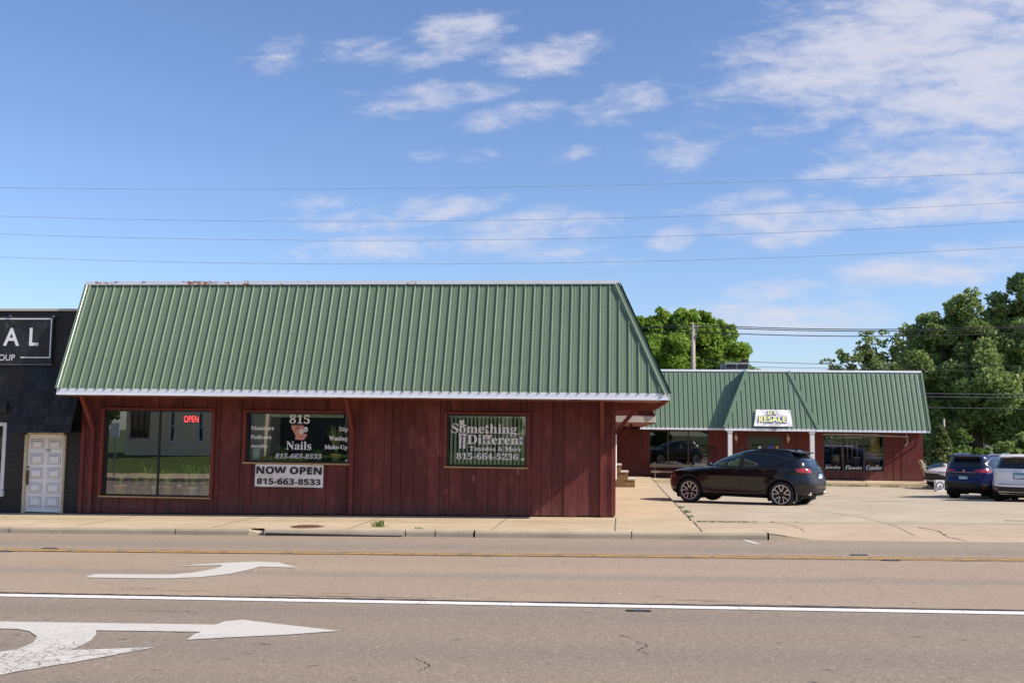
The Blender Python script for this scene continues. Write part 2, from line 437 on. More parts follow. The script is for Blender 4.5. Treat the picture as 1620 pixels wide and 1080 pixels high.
def mk_paint(name, col, crackle, wear):
    t = NT(name); e = t.voro(crackle, (1, 1, 1), 'DISTANCE_TO_EDGE'); n = t.noise(3.2, 6, .7); n2 = t.noise(22, 5, .75)
    e2 = t.voro(crackle*2.6, (1, 1.2, 1), 'DISTANCE_TO_EDGE')
    c = t.mix(t.rng(n, .3, .7), tuple(v*.9 for v in col), col)
    m1 = t.math('MULTIPLY', t.rng(e, .012, .05, 1, 0), t.rng(n, .30, .46)); m2 = t.math('MULTIPLY', t.rng(e2, .01, .08, 1, 0), t.rng(n, .42, .56))
    k = t.math('MAXIMUM', t.math('MAXIMUM', m1, m2), t.rng(n2, .70-wear, .74-wear))
    c = t.mix(t.math('MULTIPLY', k, .85), c, (.15, .125, .105))
    if crackle > 6:
        yk = t.rng(t.pos()[1], 10.9, 9.8, .22, 1.0); c = t.mix(t.math('MULTIPLY', t.math('MULTIPLY', k, .9), yk), tuple(v*.97 for v in col), (.17, .14, .115))
    if crackle < 2: c = t.mix(t.math('MAXIMUM', t.math('MULTIPLY', t.rng(e, .003, .009, .8, 0), t.rng(n, .40, .5)), t.math('MULTIPLY', t.rng(n2, .62, .70), .6)), col, (.22, .18, .15))
    t.bump(n2, .3, .004)
    return t.set(col=c, rough=.7)
M['paintw'] = mk_paint('road_paint_white', (.62, .58, .51), 6.5, .10)
M['paintl'] = mk_paint('road_paint_line', (.74, .71, .66), 1.6, .04)
M['painty'] = mk_paint('road_paint_yellow', (.66, .34, .05), 2.0, .05)
M['grassg'] = plain('lawn_ground', (.045, .075, .018), .95, .35, 3)
t = NT('lawn_ground_far'); n = t.noise(.4, 8, .7)
M['terrain'] = t.set(col=t.mix(t.rng(n, .35, .65), (.05, .075, .02), (.10, .12, .045)), rough=.95)

def terr(x, y):
    z = S(x)-.75
    if y > 21: z = -.95
    if y < 2: z = .0+S(x)+min(.7, max(0, (-1.0-y))*.05)-.1 if y < -1 else S(x)-.4
    return z
xs = [-1500, -600, -200, -100, -60, -45, -30, -20, -10, 0, 10, 20, 30, 45, 60, 100, 200, 600, 1500]
ys = [-1500, -300, -60, -30, -16, -12, -8, -4, -1.01, -.99, 2, 4, 21, 24, 54, 56, 60, 70, 90, 130, 200, 400, 900, 2500]
grid('ground', xs, ys, terr, M['terrain'])
rx = [-160, -80, -45, -30, -20, -16, -12, -8, -4, 0, 2, 4, 6, 8, 12, 16, 24, 30, 60, 160]
grid('road', rx, [4.6, 8, 12, 16, 20, KY+.02], lambda x, y: Rd(x), M['asphalt'])
grid('near_pavement', rx, [-.98, 1, 4.55], lambda x, y: G(x), M['walk'])
mbk = MB()
for a, b in zip(rx[:-1], rx[1:]):
    mbk.hexa([(a,4.45,Rd(a)-.2),(b,4.45,Rd(b)-.2),(b,4.62,Rd(b)-.2),(a,4.62,Rd(a)-.2),(a,4.45,G(a)+.003),(b,4.45,G(b)+.003),(b,4.62,G(b)+.003),(a,4.62,G(a)+.003)])
mbk.build('near_kerb', M['kerb'])['kind'] = 'structure'
# pavement in front of the shops (sheet), then walkway along the side, then the lot
PX = [-160, -80, -45, -30, -22, -16, -12, -8, -4, 0, 1.79]
grid('pavement', PX+[3.1], [KY+.16, 22.2], lambda x, y: G(x)-.004*(22.2-y)/.7, M['walk'])
grid('pavement_by_wall', PX, [22.2, 25.2], lambda x, y: G(x)+.0, M['walk'])
grid('side_walkway', [0, .6, 1.2, 1.79], list(np.linspace(25.2, 53, 29)), lambda x, y: WALK(y)+S(x)*max(0, 1-(y-25)/10), M['walk'])
LX = [1.792, 2.2, 2.6, 3.1, 3.3, 3.6, 4, 4.5, 5, 6, 8, 10, 12, 14, 16, 18, 21, 25, 32, 45, 70]
grid('parking_lot', LX, [23.85]+list(np.linspace(24.5, 50, 40))+[55, 60, 68], lambda x, y: LOT(x, y), M['lot'])
AX = LX
grid('driveway_apron', AX, [22.2, 22.5, 22.8, 23.2, 23.5, 23.85], lambda x, y: LOT(x, y), M['apron'])
grid('driveway_lip', [3.1, 3.3, 3.6, 4, 4.5, 5, 6, 8, 10, 12, 14, 16, 18, 21, 25, 32, 45, 70], [KY+.02, 21.5, 21.8, 22.0, 22.2], lambda x, y: LOT(x, y)-(.012 if y < 21.4 else 0), M['apron'])
# walkway step down to the lot
mb = MB(); yy = list(np.linspace(24, 50, 27))
for a, b in zip(yy[:-1], yy[1:]):
    mb.face([(1.79, a, LOT(1.79, a)-.1), (1.79, b, LOT(1.79, b)-.1), (1.79, b, WALK(b)+.0), (1.79, a, WALK(a)+.0)])
mb.build('walkway_edge', M['kerb'])['kind'] = 'structure'
# kerb stones along the pavement, one broken place
mb = MB(); mb2 = MB()
stones = [(-60, -45), (-45, -30), (-30, -22), (-22, -16.3), (-16.28, -13.1), (-13.08, -9.35), (-9.33, -7.72), (-7.38, -4.35), (-4.33, -3.72), (-3.7, -2.92), (-2.87, .35), (.37, 3.08)]
for a, b in stones:
    n = max(1, int((b-a)/.6)); 
    seg = [a+(b-a)*k/n for k in range(n+1)]
    hollow = (a == -7.38)
    for c, d in zip(seg[:-1], seg[1:]):
        prof = lambda x: [(KY-.015, Rd(x)-.06), (KY, Rd(x)+(.05 if hollow else .0)), (KY+.01, Rd(x)+.085), (KY+.025, G(x)-.012), (KY+.055, G(x)+.004), (KY+.16, G(x)+.005), (KY+.17, G(x)-.2)]
        A, B = prof(c), prof(d)
        for k in range(len(A)-1):
            (mb2 if k < 2 else mb).face([(c, A[k][0], A[k][1]), (d, B[k][0], B[k][1]), (d, B[k+1][0], B[k+1][1]), (c, A[k+1][0], A[k+1][1])])
    for x in (a, b):
        mb.face([(x, KY, Rd(x)-.05), (x, KY+.03, G(x)), (x, KY+.17, G(x)), (x, KY+.17, Rd(x)-.05)])
mb.hexa([(-7.73,KY+.02,Rd(-7.7)-.05),(-7.37,KY+.02,Rd(-7.7)-.05),(-7.37,KY+.18,Rd(-7.7)-.05),(-7.73,KY+.18,Rd(-7.7)-.05),(-7.73,KY+.03,G(-7.7)-.045),(-7.37,KY+.09,Rd(-7.6)+.01),(-7.37,KY+.18,G(-7.6)-.07),(-7.73,KY+.18,G(-7.7)-.03)])
# taper into the driveway
for c, d, h0, h1 in ((3.12, 3.5, 1, .62), (3.5, 3.9, .62, .25), (3.9, 4.35, .25, .02)):
    mb.face([(c, KY, Rd(c)-.03), (d, KY, Rd(d)-.03), (d, KY+.03, Rd(d)+.14*h1), (c, KY+.03, Rd(c)+.14*h0)])
    mb.face([(c, KY+.03, Rd(c)+.14*h0), (d, KY+.03, Rd(d)+.14*h1), (d, KY+.2, Rd(d)+.14*h1+.004), (c, KY+.2, Rd(c)+.14*h0+.004)])
mb.build('kerb', M['kerb'])['kind'] = 'structure'
mb2.build('kerb_face', M['kerbface'])['kind'] = 'structure'
mb = MB(); mb.box(-7.34, -4.4, KY-.035, KY-.012, Rd(-6)-.03, Rd(-6)+.042); mb.build('kerb_shade_strip', M['sealer'])['kind'] = 'structure'  # dark strip standing in for the shade line under this kerb stone
# far raised walk before the rear shops
mb = MB()
for a, b in ((1.8, 4.9), (4.93, 8.5), (8.53, 11.8), (11.83, 15.1), (15.13, 16.0)):
    mb.hexa([(a,50,-.5),(b,50,-.5),(b,53,-.5),(a,53,-.5),(a,50.03,-.145),(b,50.03,-.145),(b,53,-.075),(a,53,-.075)])
mb.build('raised_walk', M['walk'], bevel=.015)['kind'] = 'structure'

# ---- cracks, joints, seals: thin sheets on the slabs
def ribbon(mb, pts, w, zf, dz=.004, jit=0., sub=6, taper=False):
    P = []
    for (a, b) in zip(pts[:-1], pts[1:]):
        for k in range(sub):
            t_ = k/sub; P.append([a[0]+(b[0]-a[0])*t_, a[1]+(b[1]-a[1])*t_])
    P.append(list(pts[-1]))
    for p in P[1:-1]: p[0] += random.gauss(0, jit); p[1] += random.gauss(0, jit)
    L_, R_ = [], []
    for k, p in enumerate(P):
        a, b = P[max(0, k-1)], P[min(len(P)-1, k+1)]
        dx, dy = b[0]-a[0], b[1]-a[1]; q = math.hypot(dx, dy) or 1; ww = w*random.uniform(.55, 1.3)/2 if jit else w/2
        if taper: ww *= min(1, .25+2*min(k, len(P)-1-k)/len(P))
        nx, ny = -dy/q*ww, dx/q*ww
        L_.append((p[0]+nx, p[1]+ny)); R_.append((p[0]-nx, p[1]-ny))
    for k in range(len(P)-1):
        mb.face([(q[0], q[1], zf(q[0], q[1])+dz) for q in (L_[k], L_[k+1], R_[k+1], R_[k])])
gz = lambda x, y: G(x); rz_ = lambda x, y: Rd(x)
mb = MB()
for x in (-2.55, .02): ribbon(mb, [(x, KY+.17), (x+.02, 24.98)], .022, gz, jit=.006)
for x in (-5.6, -8.6, -11.7, -14.8, -18): ribbon(mb, [(x, KY+.17), (x, 24.98)], .018, gz, jit=.002)
ribbon(mb, [(-30, 23.28), (-2.6, 23.28)], .022, gz, jit=.002, sub=40)
ribbon(mb, [(-2.5, 23.45), (.0, 23.45)], .018, gz, jit=.002, sub=10)
ribbon(mb, [(.02, 24.1), (1.7, 24.0)], .006, gz, jit=.002)
ribbon(mb, [(1.8, KY+.17), (1.8, 24)], .03, gz, jit=.004)
ribbon(mb, [(1.775, 24.2), (1.775, 50)], .035, lambda x, y_: WALK(y_)+S(x)*max(0, 1-(y_-25)/10), jit=.004, sub=60)
for y in (27.3, 29.6, 33, 37, 41, 45): ribbon(mb, [(.01, y), (1.78, y)], .012, lambda x, y_: WALK(y_)+S(x)*max(0, 1-(y_-25)/10), jit=.002)
mb.build('pavement_joints', M['crack'])['kind'] = 'structure'
mb = MB()
ribbon(mb, [(6.55, 23.2), (6.85, 22.7), (6.8, 22.2), (7.0, 21.5)], .03, LOT, jit=.02, sub=8)
ribbon(mb, [(1.82, 23.9), (9, 23.86), (30, 23.9)], .022, LOT, jit=.008, sub=40)
ribbon(mb, [(5.1, 28.9), (5.9, 25.8), (6.2, 22.2)], .014, LOT, jit=.006, sub=10)
ribbon(mb, [(7, 30.5), (9, 29.3), (11, 28.7), (14, 27.6)], .02, LOT, jit=.03, sub=12)
ribbon(mb, [(5.2, 33.5), (9, 33.2), (18, 33.0)], .016, LOT, jit=.01, sub=20)
ribbon(mb, [(6.1, 27.9), (10, 27.7)], .012, LOT, jit=.02, sub=20)
ribbon(mb, [(3.5, 24), (3.9, 23.3), (4.05, 22.6)], .016, LOT, jit=.02, sub=8)
ribbon(mb, [(6, 37), (12, 36.5)], .016, LOT, jit=.02, sub=16)
ribbon(mb, [(8.5, 41), (16, 40.2)], .018, LOT, jit=.02, sub=16)
mb.build('lot_cracks', M['crack'])['kind'] = 'structure'
mb = MB()
ribbon(mb, [(-40, 13.31), (-8.2, 13.36), (-3.3, 13.29), (5, 13.18), (30, 13.02)], .085, rz_, dz=.004, jit=.012, sub=60)
ribbon(mb, [(-40, 18.02), (-11, 18.06), (7, 18.16), (30, 18.2)], .035, rz_, dz=.004, jit=.008, sub=60)
ribbon(mb, [(-5.4, 13.52), (-2.0, 13.44)], .022, rz_, jit=.012, sub=30, taper=True)
ribbon(mb, [(-4.3, 13.75), (-2.9, 13.7)], .015, rz_, jit=.008, sub=16, taper=True)
ribbon(mb, [(1.0, 13.35), (3.9, 13.25)], .018, rz_, jit=.012, sub=24, taper=True)
ribbon(mb, [(.6, 13.6), (1.7, 13.56)], .02, rz_, jit=.008, sub=16, taper=True)
ribbon(mb, [(-7.6, 13.8), (-4.5, 13.72)], .012, rz_, jit=.01, sub=24, taper=True)
ribbon(mb, [(-6.9, 13.95), (-6.2, 13.92)], .016, rz_, jit=.008, sub=12, taper=True)
for _ in range(230):
    x, y = random.uniform(-9, 7), random.uniform(8.3, 21); l = random.uniform(.03, .16)*(1+.8*(y > 13)); ribbon(mb, [(x, y), (x+l, y+random.uniform(-.01, .01))], random.uniform(.006, .018), rz_, jit=.002, sub=3, taper=True)
for pts in ([(.2,11.0),(.33,10.7),(.27,10.45),(.36,10.2)], [(.05,11.25),(.2,11.0)], [(-1.9,9.9),(-1.7,9.6),(-1.75,9.35)], [(-5.9,12.1),(-5.2,12.2),(-4.9,12.05)], [(3.1,15.7),(3.9,15.9),(4.3,15.8)], [(-2.2,16.9),(-1.4,16.8)], [(1.1,19.6),(2.6,19.7),(3.0,19.6)], [(-8.2,9.8),(-7.4,9.4),(-7.1,8.9)]):
    ribbon(mb, pts, .012, rz_, jit=.014, sub=7, taper=True)
mb.build('tar_seams', M['sealer'])['kind'] = 'structure'
mb = MB()
ribbon(mb, [(-40, 13.0), (-8.1, 13.135), (-3.3, 13.08), (4.9, 12.97), (30, 12.8)], .21, rz_, dz=.008, jit=0, sub=40)
mb.build('lane_line', M['paintl'])['kind'] = 'structure'
mb = MB()
ribbon(mb, [(-40, 18.16), (-11, 18.19), (7, 18.36), (30, 18.5)], .13, rz_, dz=.008, jit=0, sub=40)
ribbon(mb, [(-40, 18.40), (-11, 18.42), (7, 18.58), (30, 18.7)], .05, rz_, dz=.008, jit=.012, sub=60)
mb.build('centre_line', M['painty'])['kind'] = 'structure'
def flat_poly(name, pts, mat):
    me = bpy.data.meshes.new(name); bm = bmesh.new()
    f = bm.faces.new([bm.verts.new((x, y, Rd(x)+.008)) for x, y in pts])
    bmesh.ops.triangulate(bm, faces=[f]); bmesh.ops.recalc_face_normals(bm, faces=bm.faces)
    if sum(f.normal.z for f in bm.faces) < 0: bmesh.ops.reverse_faces(bm, faces=bm.faces)
    bm.to_mesh(me); bm.free(); me.materials.append(mat)
    o = link_mesh(name, me); o['kind'] = 'structure'; return o
flat_poly('turn_arrow', [(-7.89,14.86),(-7.9,15.22),(-7.3,15.25),(-6.72,15.28),(-6.5,15.5),(-6.36,15.82),(-6.31,16.2),(-6.36,16.44),(-6.75,16.36),(-7.09,16.24),(-6.8,16.5),(-6.21,16.86),(-5.94,16.94),(-5.56,16.87),(-5.04,16.25),(-5.69,16.31),(-5.73,15.93),(-5.85,15.45),(-6.15,15.05),(-6.55,14.87),(-7.28,14.84)], M['paintw'])
flat_poly('lane_arrow', [(-7.6,11.29),(-4.45,11.35),(-4.42,11.55),(-4.26,11.68),(-3.86,11.5),(-2.96,11.12),(-3.47,10.86),(-4.0,10.67),(-4.42,10.5),(-4.46,10.8),(-4.44,10.93),(-5.62,10.9),(-5.51,10.7),(-5.41,10.42),(-5.36,10.15),(-5.35,9.9),(-5.0,9.99),(-4.58,10.11),(-4.84,9.68),(-5.05,9.37),(-5.31,9.02),(-5.42,8.83),(-5.7,8.45),(-6.4,9.45),(-6.0,9.75),(-5.9,9.88),(-5.93,10.2),(-6.07,10.52),(-6.32,10.79),(-6.53,10.9),(-7.4,10.91)], M['paintw'])
mb = MB(); ribbon(mb, [(2.62, 21.3), (2.78, 20.55)], .12, rz_, dz=.006, sub=3); ribbon(mb, [(2.25, 20.85), (2.6, 20.8)], .03, rz_, dz=.006, jit=.004, sub=6)
mb.build('stop_mark', M['paintw'])['kind'] = 'structure'
M['lotyellow'] = mk_paint('faded_yellow', (.50, .38, .16), 2.0, .16)
mb = MB(); ribbon(mb, [(6.9, 40.2), (8.5, 40.0)], .35, LOT, dz=.005, jit=.02, sub=10); ribbon(mb, [(8.0, 35.0), (9.6, 34.7)], .25, LOT, dz=.005, jit=.02, sub=10); ribbon(mb, [(9.0, 25.0), (11, 24.4)], .3, LOT, dz=.005, jit=.02, sub=10)
mb.build('bay_line', M['lotyellow'])['kind'] = 'structure'

# ---- manhole and reflectors
M['iron'] = plain('cast_iron', (.10, .075, .06), .6, .3, 20, metal=.6)
M['rustiron'] = plain('rusty_iron', (.20, .09, .05), .8, .35, 25)
def disc(name, x, y, r, mat, label, zf):
    o = thing(name, label, 'cover', (x, y, zf(x)))
    mb = MB(); mb.lathe([(0, .010), (r*.9, .010), (r*.9, .004), (r, .004), (r, -.01)], n=32)
    for k in range(-4, 5):
        w = math.sqrt(max(0, .8**2-(k/5)**2))*r*.95
        mb.box(-w, w, k*r/5-.012, k*r/5+.012, .0102, .016)
    mb.build('lid', mat, o)
disc('manhole_cover', -6.62, 21.95, .36, M['rustiron'], 'rusty round cover set in the pavement behind the kerb', G)
disc('valve_cover', 1.28, 9.05, .12, M['iron'], 'small dark round cover in the near road lane', Rd)
M['grey_metal'] = plain('grey_metal', (.16, .17, .2), .4, .25, 30, metal=.7)
M['bluelens'] = plain('blue_lens', (.08, .12, .2), .3)
for i, (x, y, lab) in enumerate(((.30, 12.72, 'grey and black road reflector just below the white lane line'), (-10.55, 18.55, 'dark road reflector behind the yellow line, left end'),
                  (-11.1, 18.0, 'dark tarred patch with reflector before the yellow line, left end'), (4.3, 18.85, 'dark road reflector behind the yellow line, right part'), (4.65, 18.1, 'dark road reflector before the yellow line, right part'))):
    o = thing('road_reflector', lab, 'reflector', (x, y, Rd(x)), random.uniform(-.1, .1), 'reflectors sunk in the road'); o.scale = (.72, .8, 1)
    mb = MB(); mb.hexa([(-.2,-.06,.004),(.2,-.06,.004),(.22,.06,.004),(-.22,.06,.004),(-.16,-.04,.012),(.16,-.04,.012),(.18,.04,.012),(-.18,.04,.012)]); mb.build('casting', M['sealer'], o)
    mb = MB()
    mb.hexa([(-.06,-.035,.0122),(.06,-.035,.0122),(.05,.035,.0122),(-.05,.035,.0122),(-.04,-.02,.025),(.04,-.02,.025),(.03,.02,.025),(-.03,.02,.025)]); mb.build('lens', M['bluelens'], o)
    mb = MB(); mb.box(.09, .19, -.03, .0, .0122, .02); mb.build('flange', M['grey_metal'], o)

# ---- weeds
M['weed'] = plain('weed_green', (.13, .19, .035), .7, .4, 12)
def tuft(mb, x, y, z, n, h, spread):
    for _ in range(n):
        a = random.uniform(0, 6.28); l = h*random.uniform(.5, 1.1); s = random.uniform(.1, 1)*spread
        bx, by = x+random.gauss(0, spread*.35), y+random.gauss(0, spread*.2); w = .008
        ex, ey = bx+math.cos(a)*s*.7, by+math.sin(a)*s*.5
        mb.face([(bx-w, by, z), (bx+w, by, z), ((bx+ex)/2+w*.7, (by+ey)/2, z+l*.65), ((bx+ex)/2-w*.7, (by+ey)/2, z+l*.65)])
        mb.face([((bx+ex)/2-w*.7, (by+ey)/2, z+l*.65), ((bx+ex)/2+w*.7, (by+ey)/2, z+l*.65), (ex, ey, z+l)])
def weed(x, y, z, n, h, sp, label):
    mb = MB(); tuft(mb, 0, 0, 0, n, h, sp); o = mb.build('weed', M['weed'], recalc=False); o.location = (x, y, z); setp(o, label, 'weed', 'weeds in the cracks')
weed(-5.05, 22.0, G(-5), 46, .16, .18, 'tallest weed tuft growing in the pavement behind the kerb')
weed(-4.1, 21.62, G(-4), 16, .05, .12, 'low weed sprig against the kerb right of the tall tuft')
weed(1.84, 26.6, G(1.8), 26, .10, .12, 'weed tuft in the joint beside the walkway before the black SUV')
weed(1.83, 25.2, G(1.8), 18, .07, .12, 'small weed in the walkway joint nearer the street')
weed(1.85, 28.6, G(1.8)-.02, 18, .08, .12, 'small weed by the walkway joint under the SUV bumper')
mb = MB()
for k in range(34):
    x = 1.9+abs(random.gauss(0, .7)); tuft(mb, x, 23.9+random.gauss(0, .04), G(x)-.004, 5, .04, .07)
for k in range(90):
    x = random.choice([random.gauss(9.9, .6), random.gauss(11.2, .25), random.gauss(12.9, .2), random.uniform(7, 15)]); tuft(mb, x, 49.96, -.31, 6, .08, .10)
mb.build('low_weeds', M['weed'], recalc=False)['kind'] = 'stuff'

# opposite lawn rising behind the camera, seen only mirrored in the shop windows
# ------------------------------------------------------------------ building pieces
def siding(name, x0, x1, zb, zt, y, opens, mat, parent, seed, widths, step=.016, thick=.10, label=None, axis='x', gap=.007):
    rnd = random.Random(seed); cuts = [x0]; x = x0
    while x < x1-.05:
        w = rnd.choice(widths); x = min(x1, x+w)
        if x1-x < .05: x = x1
        cuts.append(x)
    edges = [e for o in opens for e in o[:2]]
    for e in edges:
        cuts = [c for c in cuts if abs(c-e) > .035 or c in (x0, x1)]+[e]
    cuts = sorted(set(cuts)); mb = MB(); st = 0
    def bx(a, b, ya, yb, c, d):
        if axis == 'x': mb.box(a, b, ya, yb, c, d)
        else: mb.box(-yb+2*y, -ya+2*y, a, b, c, d)       # wall along Y, facing +X: mirrored depth
    for a, b in zip(cuts[:-1], cuts[1:]):
        st = rnd.choice([0, 1, 1, 2]) if st != 1 else rnd.choice([0, 2, 0])
        d = st*step+rnd.uniform(0, .004); mid = (a+b)/2; base = zb((a+b)/2)+rnd.uniform(-.01, .015)
        segs = [(base, zt)]
        for (oa, ob, oc, od) in opens:
            if oa-1e-4 <= mid <= ob+1e-4:
                ns = []
                for (c, e) in segs:
                    if oc > c: ns.append((c, min(oc, e)))
                    if od < e: ns.append((max(od, c), e))
                segs = ns
        for (c, e) in segs:
            if e-c > .02: bx(a+gap/2, b-gap/2, y-d, y+.03, c, e)
    o = mb.build(name, mat, parent)
    mb = MB(); ex = sorted(set([x0, x1]+edges))         # dark backing behind the boards
    for a, b in zip(ex[:-1], ex[1:]):
        mid = (a+b)/2; segs = [(zb(mid)-.06, zt)]
        for (oa, ob, oc, od) in opens:
            if oa-1e-4 <= mid <= ob+1e-4:
                ns = []
                for (c, e) in segs:
                    if oc > c: ns.append((c, min(oc, e)))
                    if od < e: ns.append((max(od, c), e))
                segs = ns
        for (c, e) in segs:
            if axis == 'x': mb.box(a, b, y+.031, y+thick, c, e)
            else: mb.box(y-thick, y-.031, a, b, c, e)
    mb.build('wall_sheathing', M['dark'], parent)
    return o
def window(parent, x0, x1, z0, z1, y, mull, glass, frame_m, casing_m=None, sill_m=None, rec=.085, fw=.035, mw=.05, casing=.07, name='window'):
    mb = MB(); yf, yb = y+rec-.03, y+rec+.02
    mb.box(x0, x1, y-.004, yb, z0-.0, z0+fw); mb.box(x0, x1, y-.004, yb, z1-fw, z1)
    mb.box(x0, x0+fw, y-.004, yb, z0+fw, z1-fw); mb.box(x1-fw, x1, y-.004, yb, z0+fw, z1-fw)
    for m in mull: mb.box(m-mw/2, m+mw/2, yf, yb, z0+fw, z1-fw)
    w = mb.build(name, frame_m, parent)
    xs_ = [x0+fw]+[v for m in mull for v in (m-mw/2, m+mw/2)]+[x1-fw]
    for a, b in zip(xs_[0::2], xs_[1::2]):
        MB().box(a, b, y+rec-.004, y+rec+.004, z0+fw, z1-fw).build('pane', glass, w)
    if casing_m:
        c = casing; mb = MB()
        mb.box(x0-c, x0, y-.075, y+.03, z0-.01, z1+c*.7); mb.box(x1, x1+c, y-.075, y+.03, z0-.01, z1+c*.7)
        mb.box(x0, x1, y-.075, y+.03, z1, z1+c*.7)
        mb.build('casing', casing_m, w, bevel=.004)
    if sill_m:
        MB().box(x0-.05, x1+.03, y-.095, y+.0, z0-.04, z0-.002).build('sill', sill_m, w, bevel=.003)
    return w
def ribbed(name, mat, parent, B, U, Sv, N, u0, u1, smax, pitch, hmaj=.032, minor=2, s0=-.022, phase=0.):
    """ribbed sheet: B origin, U along the eave, Sv full slope vector, N outward normal, smax(u) in 0..1"""
    B, U, Sv, N = Vector(B), Vector(U), Vector(Sv), Vector(N).normalized()
    prof = []; u = u0-((u0-phase) % pitch)
    while u < u1+pitch:
        prof += [(u-.022, 0), (u-.010, hmaj), (u+.010, hmaj), (u+.022, 0)]
        for k in range(1, minor+1):
            c = u+pitch*k/(minor+1); prof += [(c-.013, 0), (c-.007, .0020), (c+.007, .0020), (c+.013, 0)]
        u += pitch
    pr = []
    for (a, b) in zip(prof[:-1], prof[1:]):
        for e in (u0, u1):
            if a[0] < e < b[0]: pr.append((e, a[1]+(b[1]-a[1])*(e-a[0])/(b[0]-a[0])))
        if u0 <= b[0] <= u1: pr.append(b)
    pr = sorted(pr, key=lambda q: q[0]); mb = MB()
    L = Sv.length
    for (a, b) in zip(pr[:-1], pr[1:]):
        sa, sb = smax(a[0]), smax(b[0])
        if sa <= 0.002 and sb <= .002: continue
        p0 = B+U*a[0]+Sv*(s0/L)+N*a[1]; p1 = B+U*b[0]+Sv*(s0/L)+N*b[1]
        mb.face([p0, p1, B+U*b[0]+Sv*sb+N*b[1], B+U*a[0]+Sv*sa+N*a[1]])
    return mb.build(name, mat, parent, recalc=False)
PITCH = .2290

# ================================================================== near shop
shop = thing('shop_building', 'low dark red board-clad shop with steep green metal roof, nearest the street', 'building', (0, 0, 0))
W1 = (-12.91, -10.06, .30, 2.46); W2 = (-9.18, -6.54, 1.195, 2.435); W3 = (-4.095, -2.12, 1.172, 2.443)
siding('wall', -13.5, -.0, lambda x: G(x)+.03, 2.776, 25.0, [W1, W2, W3], M['redwood'], shop, 5, [.30, .24, .17, .30, .27, .12, .33])
siding('side_wall', 25.05, 31.6, lambda y: WALK(y)+.03, 2.79, 0.0, [], M['redwood'], shop, 9, [.3, .24, .17, .12, .3], axis='y')
mb = MB(); mb.box(-.075, .028, 24.955, 25.05, G(0)+.05, 2.79); mb.build('corner_board', M['redtrim'], shop, bevel=.004)
mb = MB(); mb.box(-13.5, -13.4, 24.94, 25.0, G(-13.5)+.03, 2.79); mb.build('corner_board', M['redtrim'], shop, bevel=.004)
for W, mu, gl in ((W1, [-11.48], M['glass1']), (W2, [], M['glass2']), (W3, [], M['glass2'])):
    w = window(shop, *W, 25.0, mu, gl, M['black'], M['redtrim'], M['edgewood'])
    if W is W2: win2 = w
    if W is W3: win3 = w
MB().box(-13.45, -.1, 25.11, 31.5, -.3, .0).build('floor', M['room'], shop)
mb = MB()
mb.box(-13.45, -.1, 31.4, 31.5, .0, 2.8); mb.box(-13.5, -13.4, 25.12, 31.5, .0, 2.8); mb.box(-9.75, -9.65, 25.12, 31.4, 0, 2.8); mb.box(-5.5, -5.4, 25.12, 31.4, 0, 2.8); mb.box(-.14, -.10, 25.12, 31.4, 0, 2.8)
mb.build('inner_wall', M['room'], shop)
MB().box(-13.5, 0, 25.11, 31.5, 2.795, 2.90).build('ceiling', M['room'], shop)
# posts and braces
for i, x in enumerate((-13.18, -6.457, -.293)):
    mb = MB(); mb.box(x-.048, x+.048, 24.90, 24.965, G(x)+.03, 2.05 if x < -1 else 2.79); mb.build('post', M['redtrim'], shop, bevel=.004)
    mb = MB(); mb.bar((x, 24.93, 1.98), (x, 24.28, 2.80), .095, .10); mb.build('brace', M['redtrim'], shop)
for y in (25.2, 28.3):
    MB().bar((.02, y, 2.02), (.66, y, 2.80), .10, .10).build('brace', M['redtrim'], shop)
# eave
mb = MB(); mb.box(-13.49, 1.225, 23.72, 25.0, 2.777, 2.79); mb.box(0.05, 1.225, 25.0, 31.4, 2.777, 2.79); mb.build('soffit', M['soffit'], shop)
mb = MB()
for k in range(5): mb.box(.06, 1.18, 25.5+k*1.2, 25.55+k*1.2, 2.70, 2.777)
mb.box(1.12, 1.18, 23.8, 31.4, 2.70, 2.777); mb.build('eave_joist', M['soffit'], shop)
mb = MB()
segs = [(-13.5, -11.2), (-11.197, -8.1), (-8.097, -5.0), (-4.997, -1.9), (-1.897, 1.235)]
for a, b in segs: mb.hexa([(a,23.675,2.795),(b,23.675,2.79),(b,23.7,2.79),(a,23.7,2.795),(a,23.69,2.943),(b,23.69,2.943),(b,23.7,2.943),(a,23.7,2.943)])
mb.box(-13.5, 1.235, 23.655, 23.69, 2.787, 2.799)
mb.build('fascia', M['fascia'], shop)
mb = MB(); mb.box(1.235, 1.255, 23.675, 31.4, 2.79, 2.943); mb.build('side_fascia', M['fascia'], shop)
MB().box(1.247, 1.260, 23.7, 31.4, 2.765, 2.79).build('drip_edge', M['edgewood'], shop)
mb = MB(); rn = random.Random(3); x = -13.45
while x < .9:
    l = rn.uniform(.8, 2.2); mb.hexa([(x,23.7,2.775-rn.uniform(0,.012)),(min(1.2,x+l),23.7,2.775-rn.uniform(0,.012)),(min(1.2,x+l),23.72,2.775),(x,23.72,2.775),(x,23.7,2.788),(min(1.2,x+l),23.7,2.788),(min(1.2,x+l),23.72,2.788),(x,23.72,2.788)]); x += l+rn.uniform(.05, .5)
mb.build('loose_edge_board', M['edgewood'], shop)
ZB, ZT, RUN = 2.945, 5.646, 1.15
rise = ZT-ZB
XR = 1.24
shop_roof = ribbed('roof', M['roof'], shop, (0, 23.7, ZB), (1, 0, 0), (0, RUN, rise), (0, -rise, RUN), -13.5, XR, lambda u: min(1, (XR-u)/RUN), PITCH, phase=-14.461*23.7/26)
